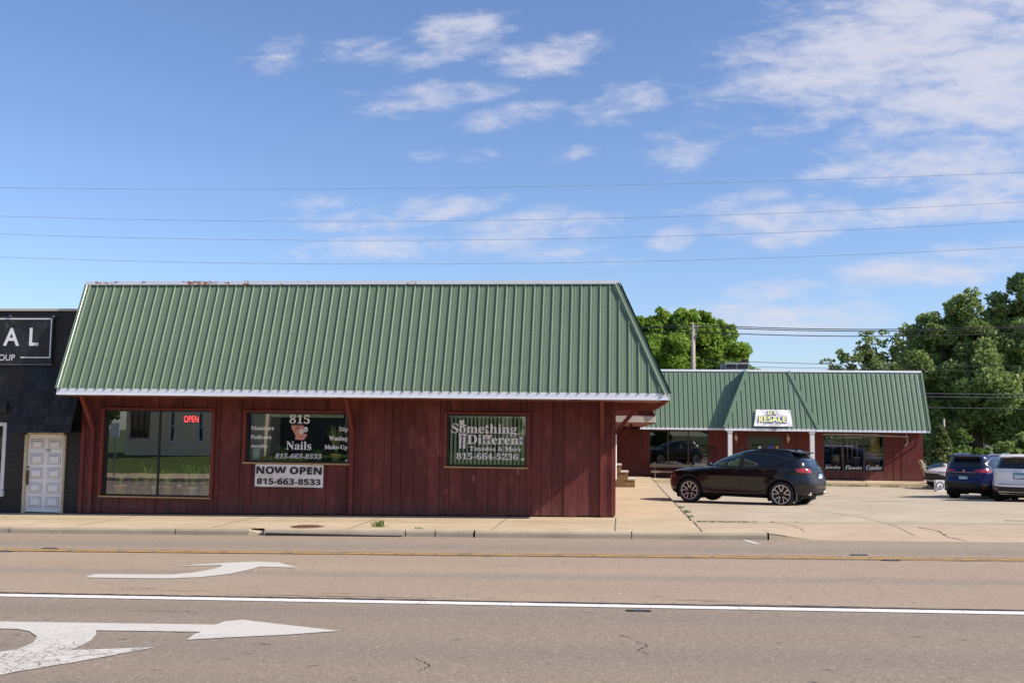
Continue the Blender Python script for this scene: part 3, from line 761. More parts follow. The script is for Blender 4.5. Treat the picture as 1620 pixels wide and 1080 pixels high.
ribbed('side_roof', M['roof'], shop, (XR, 0, ZB), (0, 1, 0), (-RUN, 0, rise), (rise, 0, RUN), 23.7, 31.4, lambda u: max(0, min(1, (u-23.7)/RUN)), PITCH)
# deck under the sheets, flat roof, end gable
mb = MB()
d = .03
mb.poly_prism([(-13.48, 23.7+d, ZB), (-13.48, 23.7+d+RUN, ZT-.01), (-13.48, 25.9, ZT-.01), (-13.48, 25.9, ZB)], (14.85-RUN*0, 0, 0)) if False else None
mb.face([(-13.48, 23.7+d, ZB), (XR-d, 23.7+d, ZB), (XR-d-RUN, 23.7+d+RUN, ZT-.02), (-13.48, 23.7+d+RUN, ZT-.02)])
mb.face([(XR-d, 23.7+d, ZB), (XR-d, 31.4, ZB), (XR-d-RUN, 31.4, ZT-.02), (XR-d-RUN, 23.7+d+RUN, ZT-.02)])
mb.face([(-13.48, 23.7+d, ZB), (-13.48, 23.7+d+RUN, ZT-.02), (-13.48, 31.4, ZT-.02), (-13.48, 31.4, ZB)])
mb.face([(-13.48, 31.4, ZB), (XR-d, 31.4, ZB), (XR-d-RUN, 31.4, ZT-.02), (-13.48, 31.4, ZT-.02)])
mb.face([(-13.48, 23.7+d, ZB), (-13.48, 31.4, ZB), (XR-d, 31.4, ZB), (XR-d, 23.7+d, ZB)])
mb.face([(-13.48, 23.7+d+RUN, ZT-.02), (XR-d-RUN, 23.7+d+RUN, ZT-.02), (XR-d-RUN, 31.4, ZT-.02), (-13.48, 31.4, ZT-.02)])
mb.build('roof_deck', M['tar'], shop)
# hip cap and left rake trim
mb = MB()
a, b = Vector((XR+.005, 23.685, ZB-.005)), Vector((XR-RUN, 23.7+RUN-.02, ZT+.01))
nf, ns = Vector((0, -rise, RUN)).normalized(), Vector((rise, 0, RUN)).normalized()
hv = (b-a).normalized(); fx = (hv.cross(nf)).normalized()*-1; sx = hv.cross(ns).normalized()
if fx.x > 0: fx = -fx
if sx.y < 0: sx = -sx
for wv, nv in ((fx, nf), (sx, ns)):
    for (o0, o1, h0, h1) in ((0, .035, .050, .034), (.035, .085, .034, .034), (.085, .10, .034, .045), (.10, .125, .045, .034), (.125, .15, .034, .012)):
        mb.face([a+wv*o0+nv*h0, b+wv*o0+nv*h0, b+wv*o1+nv*h1, a+wv*o1+nv*h1])
mb.build('hip_cap', M['roof'], shop, recalc=False)
mb = MB(); nfv = nf
for (o0, o1, h0, h1) in ((-.035, -.03, -.09, .035), (-.03, .03, .035, .035), (.03, .036, .035, .05), (.036, .05, .05, .035), (.05, .11, .035, .035), (.11, .118, .035, .048), (.118, .13, .048, .03), (.13, .16, .03, .02)):
    A_, B_ = Vector((-13.5, 23.7-.02, ZB-.01)), Vector((-13.5, 23.7+RUN, ZT))
    u = Vector((1, 0, 0)); mb.face([A_+u*o0+nf*h0, A_+u*o1+nf*h1, B_+u*o1+nf*h1, B_+u*o0+nf*h0])
mb.build('rake_trim', M['roof'], shop, recalc=False)
mb = MB(); yT = 23.7+RUN
for a, b in ((-13.52, -10.9), (-10.897, -7.8), (-7.797, -4.6), (-4.597, -2.1), (-2.097, .11)):
    mb.hexa([(a,yT-.055,ZT-.01),(b,yT-.055,ZT-.01),(b,yT+.3,ZT-.01),(a,yT+.3,ZT-.01),(a,yT-.035,ZT+.082),(b-(.06 if b > 0 else 0),yT-.035,ZT+.082+.004*rn.random()),(b-(.06 if b > 0 else 0),yT+.3,ZT+.06),(a,yT+.3,ZT+.06)])
mb.box(.04, .13, yT+.0, 31.4, ZT-.01, ZT+.07)
mb.build('roof_flashing', M['trimtop'], shop)
mb = MB()
for sgn in range(60):
    u = -13.4+sgn*PITCH*1.0+.05
    for s_ in (.02, .27, .52, .77, .97):
        if u < XR-RUN*s_-.1:
            c = Vector((u, 23.7+RUN*s_, ZB+rise*s_))+nf*.004; mb.box(c.x-.006, c.x+.006, c.y-.006, c.y+.004, c.z-.006, c.z+.006)
join_into(shop_roof, mb.build('roof_screws', M['black'], shop))
# window lettering
zp = 25.0+.085-.0075
P_ = win2
M['pinkskin'] = plain('decal_skin', (.60, .27, .20), .5, .12, 30)
M['pinkdark'] = plain('decal_skin_shadow', (.36, .13, .10), .5, .1, 30)
M['petal'] = plain('decal_petal', (.72, .70, .68), .5, .1)
for (b, box_, st, of, sh) in (('815', (-8.108, -7.589, 2.162, 2.388), 'serif', .004, 0), ('Manicure', (-9.097, -8.499, 1.99, 2.091), 'serif', .016, 0), ('Pedicure', (-9.095, -8.558, 1.766, 1.866), 'serif', .016, 0),
                              ('Acrylic', (-9.093, -8.647, 1.525, 1.641), 'serif', .016, 0), ('Dip', (-6.828, -6.609, 1.955, 2.093), 'serif', .016, 0), ('Waxing', (-7.083, -6.613, 1.725, 1.867), 'serif', .016, 0),
                              ('Make-Up', (-7.19, -6.608, 1.515, 1.642), 'serif', .016, 0), ('Nails', (-8.174, -7.532, 1.512, 1.72), 'serif', .004, 0), ('815-663-8533', (-8.452, -7.26, 1.293, 1.417), 'serif', .0, .25)):
    lettering(b, *box_, zp, M['letter'], 'lettering', st, of, sh, P_)
# foot picture between the lines: ankle, sole, toes and a white flower
def blob2(mb, cx, cz, rx, rz, y, n=14, rot=0, flat=0.):
    pts = []
    for k in range(n):
        a = 2*math.pi*k/n; u, v = rx*math.cos(a), rz*math.sin(a)*(1-flat*(math.sin(a) > 0)); c, s = math.cos(rot), math.sin(rot)
        pts.append((cx+u*c-v*s, y, cz+u*s+v*c))
    mb.face(pts)
mb = MB()
mb.face([(-8.06, zp, 2.12), (-7.74, zp, 2.12), (-7.72, zp, 2.02), (-7.735, zp, 1.90), (-7.72, zp, 1.83), (-7.76, zp, 1.785), (-7.86, zp, 1.775), (-7.93, zp, 1.82), (-7.97, zp, 1.92), (-8.05, zp, 2.04)])
foot = mb.build('foot_picture', M['pinkskin'], P_)
mb = MB(); blob2(mb, -7.875, 2.06, .035, .05, zp-.002, rot=.4); blob2(mb, -7.93, 2.03, .014, .09, zp-.0024, rot=-.35)
for k in range(4): blob2(mb, -7.90+.045*k, 1.80+.004*k, .006, .02, zp-.003)
join_into(foot, mb.build('foot_shadow', M['pinkdark'], P_))
mb = MB()
for k in range(5): blob2(mb, -7.925+.048*k, 1.792-.006*math.sin(k*.8), .027, .030, zp-.0022-.0002*k, rot=.2)
join_into(foot, mb.build('toes', plain('decal_toes', (.68, .33, .26), .5), P_))
mb = MB(); blob2(mb, -7.70, 1.865, .046, .055, zp-.0016, rot=-.3); mb.build('toe_picture', M['pinkskin'], P_)
mb = MB()
for k in range(7): blob2(mb, -7.80+.04*math.cos(k*.9), 1.965+.042*math.sin(k*.9), .026, .026, zp-.004-.0003*k)
for k in range(7): blob2(mb, -7.685+.036*math.cos(k*.9), 2.02+.045*math.sin(k*.9), .024, .026, zp-.007-.0003*k)
mb.build('flower_picture', M['petal'], P_)
M['dotgreen'] = plain('decal_green', (.25, .55, .22), .5)
for (wn_, cx, cz) in ((win2, -6.614, 1.257), (win3, -2.228, 1.361)):
    mb = MB(); blob2(mb, cx, cz, .048, .048, zp, 20); mb.build('round_sticker', M['dotgreen'], wn_)
    mb = MB(); blob2(mb, cx, cz, .034, .034, zp-.002, 20); mb.build('sticker_centre', M['letter'], wn_)
for (b, box_, of) in (('Something', (-3.996, -2.379, 1.914, 2.215), .006), ('Different', (-3.604, -2.208, 1.713, 1.945), .006), ('Tuxedos & More', (-3.541, -2.264, 1.551, 1.658), .004), ('815-664-5236', (-3.864, -2.34, 1.339, 1.497), .006)):
    lettering(b, *box_, zp, M['letter'], 'lettering', 'serif', of, 0, win3)
mb = MB(); y_ = zp-.003
def rp(pts, cx, cz, a): return [(cx+(u*math.cos(a)-v*math.sin(a)), y_, cz+(u*math.sin(a)+v*math.cos(a))) for u, v in pts]
mb.face(rp([(-.105, -.03), (-.03, -.052), (.06, -.046), (.115, -.01), (.06, -.006), (-.06, -.012)], -3.73, 2.185, .12))
mb.face(rp([(-.058, .0), (.06, .004), (.064, .115), (-.052, .105)], -3.735, 2.185, .14))
mb.build('top_hat_picture', M['letter'], win3)
mb = MB(); mb.face([(-3.818, y_, 1.985), (-3.74, y_, 1.955), (-3.70, y_, 1.955), (-3.629, y_, 1.985), (-3.629, y_, 1.898), (-3.70, y_, 1.925), (-3.74, y_, 1.925), (-3.818, y_, 1.898)]); mb.build('bow_tie_picture', M['letter'], win3)
mb = MB()
mb.face([(-3.80, y_, 1.90), (-3.744, y_, 1.90), (-3.752, y_, 1.601), (-3.80, y_, 1.601)]); mb.face([(-3.698, y_, 1.90), (-3.648, y_, 1.90), (-3.648, y_, 1.602), (-3.70, y_, 1.602)])
for z in (1.86, 1.77, 1.66): blob2(mb, -3.722, z, .010, .012, y_, 8)
mb.build('suit_front_picture', M['letter'], win3)
# valance and blinds
M['blind'] = plain('blind_vane', (.52, .57, .48), .7, .06)
mb = MB(); x = W3[0]+.06
while x < W3[1]-.05:
    a = .28; mb.hexa([(x,25.17,W3[2]+.05),(x+.052,25.17+.03*a,W3[2]+.05),(x+.053,25.172+.03*a,W3[2]+.05),(x+.001,25.172,W3[2]+.05),(x,25.17,W3[3]-.05),(x+.052,25.17+.03*a,W3[3]-.05),(x+.053,25.172+.03*a,W3[3]-.05),(x+.001,25.172,W3[3]-.05)]); x += .0985
mb.build('vertical_blind', M['blind'], win3)
MB().box(W3[0]+.03, W3[1]-.03, 25.15, 25.2, W3[3]-.085, W3[3]-.04).build('blind_rail', M['blind'], win3)
MB().box(W2[0]+.5, W2[1]-.25, 25.3, 25.34, W2[3]-.11, W2[3]-.03).build('valance', M['blind'], win2)
M['curtain'] = plain('pale_curtain', (.13, .15, .14), .9, .25, 4)
MB().box(W2[0]+.0, W2[0]+.45, 25.5, 25.52, 1.2, 2.4).build('curtain', M['curtain'], win2)
# inner sills that carry the pots
MB().box(W1[0], W1[1], 25.12, 25.62, .20, .30).build('window_ledge', M['room'], shop)
MB().box(W2[0], W2[1], 25.12, 25.62, 1.12, 1.20).build('window_ledge', M['room'], shop)
# outlet and pipe stubs on the boards
mb = MB(); mb.tube([(-1.07, 24.99, .92), (-1.07, 24.95, .92)], .022, 10); mb.build('pipe_stub', M['black'], shop)
mb = MB(); mb.tube([(.035, 25.3, .9), (.035, 25.3, 2.2)], .022, 8); mb.build('downspout', M['white'], shop)

# ---- things in the near shop's windows
M['leafdk'] = plain('houseplant_leaf', (.13, .26, .04), .5, .35, 8)
M['leafy'] = plain('houseplant_leaf_pale', (.34, .42, .10), .5, .3, 8)
def pot_mesh(mb, r, h): mb.lathe([(0, 0), (r*.74, 0), (r*.92, h*.84), (r*1.04, h*.84), (r*1.06, h), (r*.93, h), (r*.88, h*.86), (0, h*.86)], n=20)
def blades(mb, n, h, spread, w=.016, z0=0., droop=.5, seed=0):
    rn = random.Random(seed)
    for _ in range(n):
        a = rn.uniform(0, 6.28); l = h*rn.uniform(.65, 1.1); s = spread*rn.uniform(.35, 1); c, d = math.cos(a), math.sin(a)*.45
        P = []
        for k in range(6):
            t = k/5; P.append(Vector((c*s*t**1.2, d*s*t**1.2, z0+l*(t-droop*t**3*rn.uniform(.6, 1)))))
        px = Vector((-math.sin(a), math.cos(a)*.6, .15)).normalized()
        for k in range(5):
            wa, wb = w*(1-(k/5)**2)+.001, w*(1-((k+1)/5)**2)+.0008
            mb.face([P[k]-px*wa, P[k]+px*wa, P[k+1]+px*wb, P[k+1]-px*wb])
def plant(x, y, z, r, h, potm, n, ph, sp, label, cat='plant', w=.016, leaf='leafdk', droop=.5, seed=1, group=None, up=0):
    o = thing('potted_plant', label, cat, (x, y, z), 0, group)
    mb = MB(); pot_mesh(mb, r, h); mb.build('pot', potm, o, smooth=True)
    if n:
        mb = MB(); blades(mb, n, ph, sp, w, h*.85, droop, seed); mb.build('leaves', M[leaf], o, recalc=False)
    return o
for nm, c in (('potwhite', (.85, .83, .78)), ('pottan', (.66, .46, .24)), ('potgrey', (.30, .28, .27)), ('potrose', (.5, .24, .19)), ('potyellow', (.75, .55, .14)), ('potred', (.40, .04, .03)), ('potteal', (.22, .36, .36)), ('potgreen', (.10, .13, .05))):
    M[nm] = plain(nm, c, .6, .1)
gp = 'potted plants in the large left window'
for (px, r, h, m_, n, ph, sp, lab, leaf) in (
        (-12.57, .17, .26, 'pottan', 30, .55, .25, 'olive tan pot of thin grass at the far left end of the large window', 'leafy'), (-12.22, .13, .22, 'potgrey', 26, .7, .3, 'dark grey pot of grassy leaves, second from the left', 'leafdk'),
        (-11.93, .12, .22, 'potrose', 34, .95, .4, 'dull rose pot with tall arching leaves left of the white pot', 'leafy'), (-11.63, .105, .25, 'potwhite', 26, .6, .45, 'white two-toned pot just left of the window bar', 'leafy'),
        (-11.32-.0, .13, .25, 'pottan', 40, .75, .5, 'tan pot standing at the window bar with a fan of leaves', 'leafy'), (-11.0, .06, .08, 'potwhite', 8, .2, .1, 'tiny white pot raised above the others right of the window bar', 'leafdk'),
        (-10.86, .11, .22, 'pottan', 22, .9, .25, 'small brown pot below the tiny white pot', 'leafy'), (-10.64, .12, .24, 'potwhite', 60, .95, .55, 'larger white pot with a spiky burst of green leaves', 'leafdk'),
        (-10.42+.0, .1, .22, 'potgrey', 18, .6, .3, 'dark grey pot right of the larger white pot', 'leafy')):
    plant(px, 25.3+(.12 if h < .23 and h > .1 else 0), .30+(.20 if h < .1 else 0), r, h, M[m_], n, ph, sp, lab, leaf=leaf, seed=int(-px*100), group=gp)
plant(-10.23, 25.33, .30, .13, .27, M['pottan'], 30, 1.0, .3, 'tall tan pot with upright grass at the right end of the large window', leaf='leafy', seed=77, group=gp)
gp2 = 'plants in the salon window'
plant(-6.95, 25.33, 1.20, .15, .23, M['potyellow'], 26, .85, .42, 'yellow pot with tall pale snake plant in the salon window', w=.028, leaf='leafy', droop=.12, seed=3, group=gp2)
plant(-6.72, 25.5, 1.20, .16, .2, M['potgreen'], 16, 1.0, .10, 'dark green pot with tall upright leaves at the right end of the salon window', w=.035, leaf='leafdk', droop=.0, seed=4, group=gp2)
plant(-7.4, 25.3, 1.20, .10, .14, M['potgrey'], 60, .42, .5, 'grey pot with drooping leaves behind the phone number', w=.014, leaf='leafdk', droop=.9, seed=5, group=gp2)
plant(-8.35, 25.45, 1.20, .11, .12, M['potgreen'], 70, .5, .42, 'bushy fern left of the word Nails', w=.02, leaf='leafdk', droop=.6, seed=6, group=gp2)
plant(-8.755, 25.25, 1.20, .085, .11, M['potred'], 6, .5, .06, 'small red pot with one thin stem', w=.010, leaf='leafy', droop=.1, seed=7, group=gp2)
plant(-8.60, 25.22, 1.20, .05, .09, M['potteal'], 8, .12, .06, 'small pale teal pot beside the red pot', w=.008, seed=8, group=gp2)
plant(-8.42, 25.2, 1.20, .05, .10, M['potteal'], 26, .2, .09, 'pale teal cup with pink flowers left of the phone number', w=.012, leaf='leafdk', seed=9, group=gp2)
plant(-7.75, 25.4, 1.20, .13, .12, M['potgreen'], 60, .3, .5, 'low dark spreading plant along the salon window sill', w=.02, leaf='leafdk', droop=.7, seed=12, group=gp2)
o = thing('paper_stack', 'white sheet standing on a purple box in the salon window', 'paper', (-9.0, 25.25, 1.2))
M['purple'] = plain('purple_box', (.25, .04, .22), .6); M['paper'] = plain('white_sheet', (.6, .66, .68), .7, .05)
MB().box(-.13, .13, -.06, .06, 0, .07).build('box', M['purple'], o); MB().box(-.085, .085, -.01, .0, .075, .31).build('sheet', M['paper'], o)
# neon sign
t = NT('neon_red'); M['neon'] = t.set(col=(.6, .02, .02), emit=(1, .04, .06), emits=3.4)
o = thing('neon_sign', 'glowing red neon OPEN sign hung inside the large left window', 'neon sign', (-10.72, 25.2, 2.2))
lettering('OPEN', -.19, .19, -.03, .125, -.0, M['neon'], 'lettering', 'sans', -.014, 0, o)
MB().box(-.21, .21, .02, .03, -.05, .14).build('backplate', M['black'], o)
# NOW OPEN banner
o = thing('vinyl_banner', 'white banner reading NOW OPEN over a phone number, fixed under the salon window', 'banner', (0, 0, 0))
t = NT('banner_white'); n_ = t.noise(2.5, 5, .6, (1, 1, 1)); f_ = t.rng(t.noise(1.6, 3, .6, (1, 1, 2.5), dist=1.5), .5, .6)
M['banner'] = t.set(col=t.mix(t.math('MULTIPLY', f_, .5), t.mix(t.rng(n_, .4, .7), (.86, .83, .81), (.74, .70, .66)), (.58, .44, .28)), rough=.45)
mb = MB(); xs_ = np.linspace(-8.905, -7.16, 25)
for a, b in zip(xs_[:-1], xs_[1:]):
    ya, yb = 24.93+.006*math.sin(a*9), 24.93+.006*math.sin(b*9)
    mb.face([(a, ya, .592), (b, yb, .592), (b, yb+.01, 1.150), (a, ya+.01, 1.150)])
mb.build('sheet', M['banner'], o, smooth=True, recalc=False)
lettering('NOW OPEN', -8.865, -7.20, .91, 1.094, 24.918, M['blackvinyl'], 'lettering', 'bold', .018, 0, o)
lettering('815-663-8533', -8.845, -7.22, .652, .802, 24.918, M['blackvinyl'], 'lettering', 'bold', .012, 0, o)
mb = MB(); mb.box(-8.92, -7.15, 24.925, 24.95, 1.150, 1.168); mb.box(-8.915, -7.15, 24.925, 24.95, .578, .592); mb.box(-8.92, -8.907, 24.925, 24.95, .58, 1.16); mb.build('edge_strip', M['black'], o)

# ================================================================== black building on the left
blk = thing('stone_building', 'black stone-faced building with a white panelled door and shingled awning, cut by the left edge', 'building')
t = NT('black_aggregate'); v = t.voro(26, (1, 1, 1), 'F1', 'Color'); vd = t.noise(45, 4, .8); low = t.rng(t.pos()[2], 1.15, 1.05)
sp = t.rng(vd, .56, .70); c = t.mix(sp, (.009, .0075, .0065), (.15, .135, .12))
c = t.mix(t.rng(t.noise(1.4, 6, .7), .55, .75, 0, .35), c, (.07, .062, .055))
t.bump(vd, .8, .015); M['aggregate'] = t.set(col=c, rough=.55)
mb = MB()
xs_ = [-24, -22.5, -20.9, -19.3, -17.7, -16.1, -15.56, -15.04, -13.94, -13.505]
for a, b in zip(xs_[:-1], xs_[1:]):
    for c_, d_ in ((-.5, .36), (.36, 1.37), (1.37, 1.86), (1.86, 2.1), (2.1, 3.55), (3.55, 4.99)):
        if a >= -15.05 and b <= -13.93 and d_ <= 1.87: continue
        if a >= -17.8 and b <= -15.5 and c_ >= .35 and d_ <= 2.11: continue
        mb.box(a+.003, b-.003, 25.05+random.uniform(0, .002), 25.3, c_+.003, d_-.003)
mb.build('wall', M['aggregate'], blk)
mb = MB(); mb.box(-24, -13.505, 25.2, 33, -.5, 4.98); mb.build('wall_core', M['black'], blk)
mb = MB(); mb.box(-24, -13.9, 25.0, 25.35, 4.99, 5.05); mb.box(-13.9, -13.66, 25.0, 25.35, 4.992, 5.045); mb.build('coping', mk_white('coping_cream', (.55, .50, .42), .35), blk)
# door
M['doorwhite'] = mk_white('door_white_paint', (.86, .85, .84), .2)
M['cream'] = plain('door_frame_cream', (.55, .48, .34), .6)
dr = MB(); dr.box(-14.965, -14.0, 25.06, 25.11, G(-14.5)+.03, 1.80); door = dr.build('door', M['doorwhite'], blk)
mb = MB()
zz0 = G(-14.5)+.1; hh = (1.74-zz0)/5
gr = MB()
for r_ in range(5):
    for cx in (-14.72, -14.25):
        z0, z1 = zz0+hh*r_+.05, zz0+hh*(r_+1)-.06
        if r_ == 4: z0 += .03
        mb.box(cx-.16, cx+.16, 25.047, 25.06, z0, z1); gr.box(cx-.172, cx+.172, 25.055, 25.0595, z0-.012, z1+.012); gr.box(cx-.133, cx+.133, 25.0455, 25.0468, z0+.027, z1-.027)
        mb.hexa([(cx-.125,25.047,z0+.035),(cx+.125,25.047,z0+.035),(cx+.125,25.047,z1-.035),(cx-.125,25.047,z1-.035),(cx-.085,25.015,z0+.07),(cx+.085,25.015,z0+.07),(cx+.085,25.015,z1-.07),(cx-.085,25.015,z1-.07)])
dpan = mb.build('door_panel', M['doorwhite'], door, bevel=.004); join_into(dpan, gr.build('panel_shade', plain('door_panel_shade', (.30, .28, .25), .8, .3, 9), door))  # grey outlines paint in the shade of the panel recesses
mb = MB(); mb.box(-15.04, -14.97, 25.0, 25.12, G(-15)+.0, 1.86); mb.box(-14.0, -13.94, 25.0, 25.12, G(-15)+.0, 1.86); mb.box(-15.04, -13.94, 25.0, 25.12, 1.80, 1.862); mb.build('door_frame', M['cream'], blk, bevel=.004)
M['brass'] = plain('worn_brass', (.16, .11, .06), .45, .3, 30, metal=.8)
mb = MB(); mb.tube([(-14.93, 25.05, .98), (-14.93, 25.02, .98)], .022, 12); mb.box(-14.955, -14.905, 25.03, 25.05, .52, .90); mb.tube([(-14.93, 25.03, .84), (-14.93, 24.97, .80), (-14.93, 24.97, .62), (-14.93, 25.03, .58)], .012, 8); mb.build('handle', M['brass'], door)
lettering('122', -14.49, -14.345, 1.374, 1.455, 25.056, M['blackvinyl'], 'house_number', 'bold', .0, 0, door)
# shingled awning over the door
t = NT('black_shingle'); isl = t.island(); gr = t.noise(3, 7, .7, (10, 10, 1))
c = t.mix(isl, (.008, .007, .006), (.036, .032, .029)); c = t.mix(t.rng(gr, .64, .72, 0, .8), c, (.16, .12, .09)); t.bump(gr, .5, .006)
M['shingle'] = t.set(col=c, rough=.7)
mb = MB(); rn = random.Random(4); rows = 8
for r_ in range(rows):
    t0, t1 = r_/rows, (r_+1.25)/rows; y0, z0 = 24.45+.6*t0, 1.87+1.70*t0; y1, z1 = 24.45+.6*min(1, t1), 1.87+1.70*min(1, t1)
    xl = -15.18+.10*t0; x = xl
    while x < -13.52:
        w = rn.uniform(.09, .18); b = min(x+w-.006, -13.515); dz = rn.uniform(-.018, .0)
        mb.hexa([(x,y0-.035,z0+dz),(b,y0-.035,z0+dz),(b,y0,z0+.01+dz),(x,y0,z0+.01+dz),(x,y1-.02,z1),(b,y1-.02,z1),(b,y1,z1),(x,y1,z1)]); x += w
mb.build('awning', M['shingle'], blk)
mb = MB(); mb.poly_prism([(-15.16, 24.47, 1.88), (-15.1, 25.04, 3.5), (-15.1, 25.05, 1.88)], (.03, 0, 0)); mb.box(-15.15, -13.53, 24.5, 25.05, 1.875, 1.89); mb.build('awning_cheek', M['shingle'], blk)
mb = MB(); mb.box(-17.7, -15.56, 24.47+.5, 24.99, 2.35, 2.62); mb.build('sign_ledge', M['shingle'], blk)
w = window(blk, -17.7, -15.58, .36, 2.1, 25.05, [], M['glass2'], M['white'], None, None, rec=.03, fw=.09)
MB().box(-17.75, -15.545, 24.97, 25.05, .22, .36).build('sill', M['white'], w, bevel=.004)
# fabric sign
o = thing('fabric_sign', 'black fabric banner with white frame line and spaced white capitals, high on the black building', 'banner')
t = NT('black_fabric'); n_ = t.noise(1.6, 5, .6, (1.2, 1, 1.2), rot=(0, .7, 0), dist=1.4); t.bump(n_, 1.0, .12); M['fabric'] = t.set(col=t.mix(t.rng(n_, .4, .7), (.013, .013, .014), (.030, .029, .028)), rough=.5)
MB().box(-19.0, -14.42, 24.99, 25.02, 3.60, 4.85).build('sheet', M['fabric'], o)
mb = MB(); mb.box(-19.0, -14.46, 24.983, 24.989, 4.765, 4.795); mb.box(-14.49, -14.46, 24.983, 24.989, 3.765, 4.765); mb.box(-15.27, -14.49, 24.983, 24.989, 3.765, 3.795); mb.build('frame_line', M['letter'], o)
lettering('A', -15.766, -15.323, 4.08, 4.542, 24.984, M['letter'], 'lettering', 'sans', .02, 0, o)
lettering('L', -15.055, -14.80, 4.082, 4.544, 24.984, M['letter'], 'lettering', 'sans', .02, 0, o)
lettering('OUP', -15.86, -15.42, 3.695, 3.855, 24.984, M['letter'], 'lettering', 'sans', .0, 0, o)
mb = MB()
for x, z in ((-14.42, 4.84), (-15.6, 4.85), (-17, 4.85)): mb.box(x-.03, x+.03, 24.96, 24.99, z-.03, z+.03)
mb.box(-19.0, -14.40, 24.975, 24.99, 3.58, 3.61); mb.build('bracket', M['grey_metal'], o)

# ================================================================== rear shops
far = thing('shop_row', 'long red shop row with green roof and porch posts at the back of the lot', 'building')
FY = 52.0
WL = (1.735, 4.67, .39, 2.215); WR = (10.24, 13.14, .325, 2.20); DR = (6.56, 8.30, -.07, 2.08)
zbf = lambda x: -.07
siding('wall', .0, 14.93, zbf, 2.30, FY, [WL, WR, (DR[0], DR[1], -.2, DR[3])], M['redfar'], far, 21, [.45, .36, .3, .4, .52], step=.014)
for W, mu in ((WL, [2.68, 3.68]), (WR, [11.2, 12.2])):
    w = window(far, *W, FY, mu, M['glassfar'], M['bronze'], None, None, rec=.06, fw=.04, mw=.07)
    if W is WL: wl_ = w
    else: wr_ = w
for (b, q, w) in (('Soups', (1.95, 2.485, .413, .606), wl_), ('Gifts', (2.971, 3.421, .428, .632), wl_), ('Dining', (3.961, 4.56, .44, .63), wl_), ('Jewelry', (10.30, 11.07, .40, .60), wr_), ('Flowers', (11.29, 12.10, .415, .615), wr_), ('Candles', (12.30, 13.051, .43, .645), wr_)):
    lettering(b, *q, FY+.05, M['letter'], 'lettering', 'ital', 0, 0, w)
# double door
mb = MB(); a, b, c_, d_ = DR
mb.box(a, a+.12, FY-.02, FY+.08, c_, d_); mb.box(b-.12, b, FY-.02, FY+.08, c_, d_); mb.box(a+.12, b-.12, FY-.02, FY+.08, d_-.1, d_); mb.build('door_frame', M['bronze'], far)
for (p, q) in ((a+.13, (a+b)/2-.005), ((a+b)/2+.005, b-.13)):
    mb = MB(); mb.box(p, p+.09, FY+.0, FY+.05, c_+.01, d_-.11); mb.box(q-.09, q, FY+.0, FY+.05, c_+.01, d_-.11); mb.box(p+.09, q-.09, FY, FY+.05, d_-.2, d_-.11); mb.box(p+.09, q-.09, FY, FY+.05, c_+.01, c_+.25)
    dd = mb.build('door', M['bronze'], far); MB().box(p+.09, q-.09, FY+.02, FY+.03, c_+.25, d_-.2).build('pane', M['glassfar'], dd)
    hx = q-.05 if p < 7 else p+.05
    MB().box(hx-.015, hx+.015, FY-.05, FY-.03, .9, 1.2).build('handle', M['grey_metal'], dd)
    if p > 7:
        MB().box(p+.12, p+.42, FY+.008, FY+.012, 1.38, 1.55).build('blue_sticker', plain('sticker_blue', (.05, .06, .35), .5), dd)
        MB().box(q-.22, q-.10, FY+.008, FY+.012, 1.35, 1.52).build('yellow_sticker', plain('sticker_yellow', (.6, .35, .08), .5), dd)
    else:
        mb = MB(); blob2(mb, q-.25, 1.44, .08, .08, FY+.01, 16); mb.build('round_sticker', M['paper'], dd)
# rooms behind the glass
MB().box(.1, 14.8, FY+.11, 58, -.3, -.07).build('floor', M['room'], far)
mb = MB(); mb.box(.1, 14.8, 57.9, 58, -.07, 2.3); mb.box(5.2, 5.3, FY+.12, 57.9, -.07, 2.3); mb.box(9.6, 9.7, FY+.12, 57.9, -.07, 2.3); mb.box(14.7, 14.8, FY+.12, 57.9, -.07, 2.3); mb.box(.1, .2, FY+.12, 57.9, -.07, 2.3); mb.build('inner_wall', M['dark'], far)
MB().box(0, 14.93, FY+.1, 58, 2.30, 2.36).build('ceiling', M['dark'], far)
MB().box(14.93, 15.0, FY, 58, -1.0, 2.35).build('end_wall', M['redfar'], far)
siding('side_wall', 32.0, 51.95, lambda y: WALK(y)+.02, 2.55, 0.0, [], M['redwood'], far, 31, [.3, .24, .17, .3], axis='y')
# eaves
GY, MY = 50.8, 50.25
mb = MB()
for a, b in ((1.25, 3.5), (3.504, 5.28)): mb.hexa([(a,GY-.02,2.262),(b,GY-.02,2.262),(b,GY,2.262),(a,GY,2.262),(a,GY-.005,2.36),(b,GY-.005,2.36),(b,GY,2.36),(a,GY,2.36)])
for a, b in ((9.71, 12.6), (12.604, 14.99)): mb.hexa([(a,GY-.02,2.245),(b,GY-.02,2.245),(b,GY,2.245),(a,GY,2.245),(a,GY-.005,2.355),(b,GY-.005,2.355),(b,GY,2.355),(a,GY,2.355)])
mb.hexa([(5.28,MY-.02,2.245),(9.71,MY-.02,2.245),(9.71,MY,2.245),(5.28,MY,2.245),(5.28,MY-.005,2.37),(9.71,MY-.005,2.37),(9.71,MY,2.37),(5.28,MY,2.37)])
mb.box(5.28, 5.30, MY, GY, 2.25, 2.37); mb.box(9.69, 9.71, MY, GY, 2.25, 2.37)
mb.build('fascia', M['fascia'], far)
mb = MB(); mb.box(1.25, 14.98, GY, FY, 2.25, 2.262); mb.box(5.30, 9.69, MY, GY, 2.25, 2.262); mb.build('soffit', M['edgewood'], far)
ZTf = 5.195; rf = ZTf-2.36; RF = 1.2
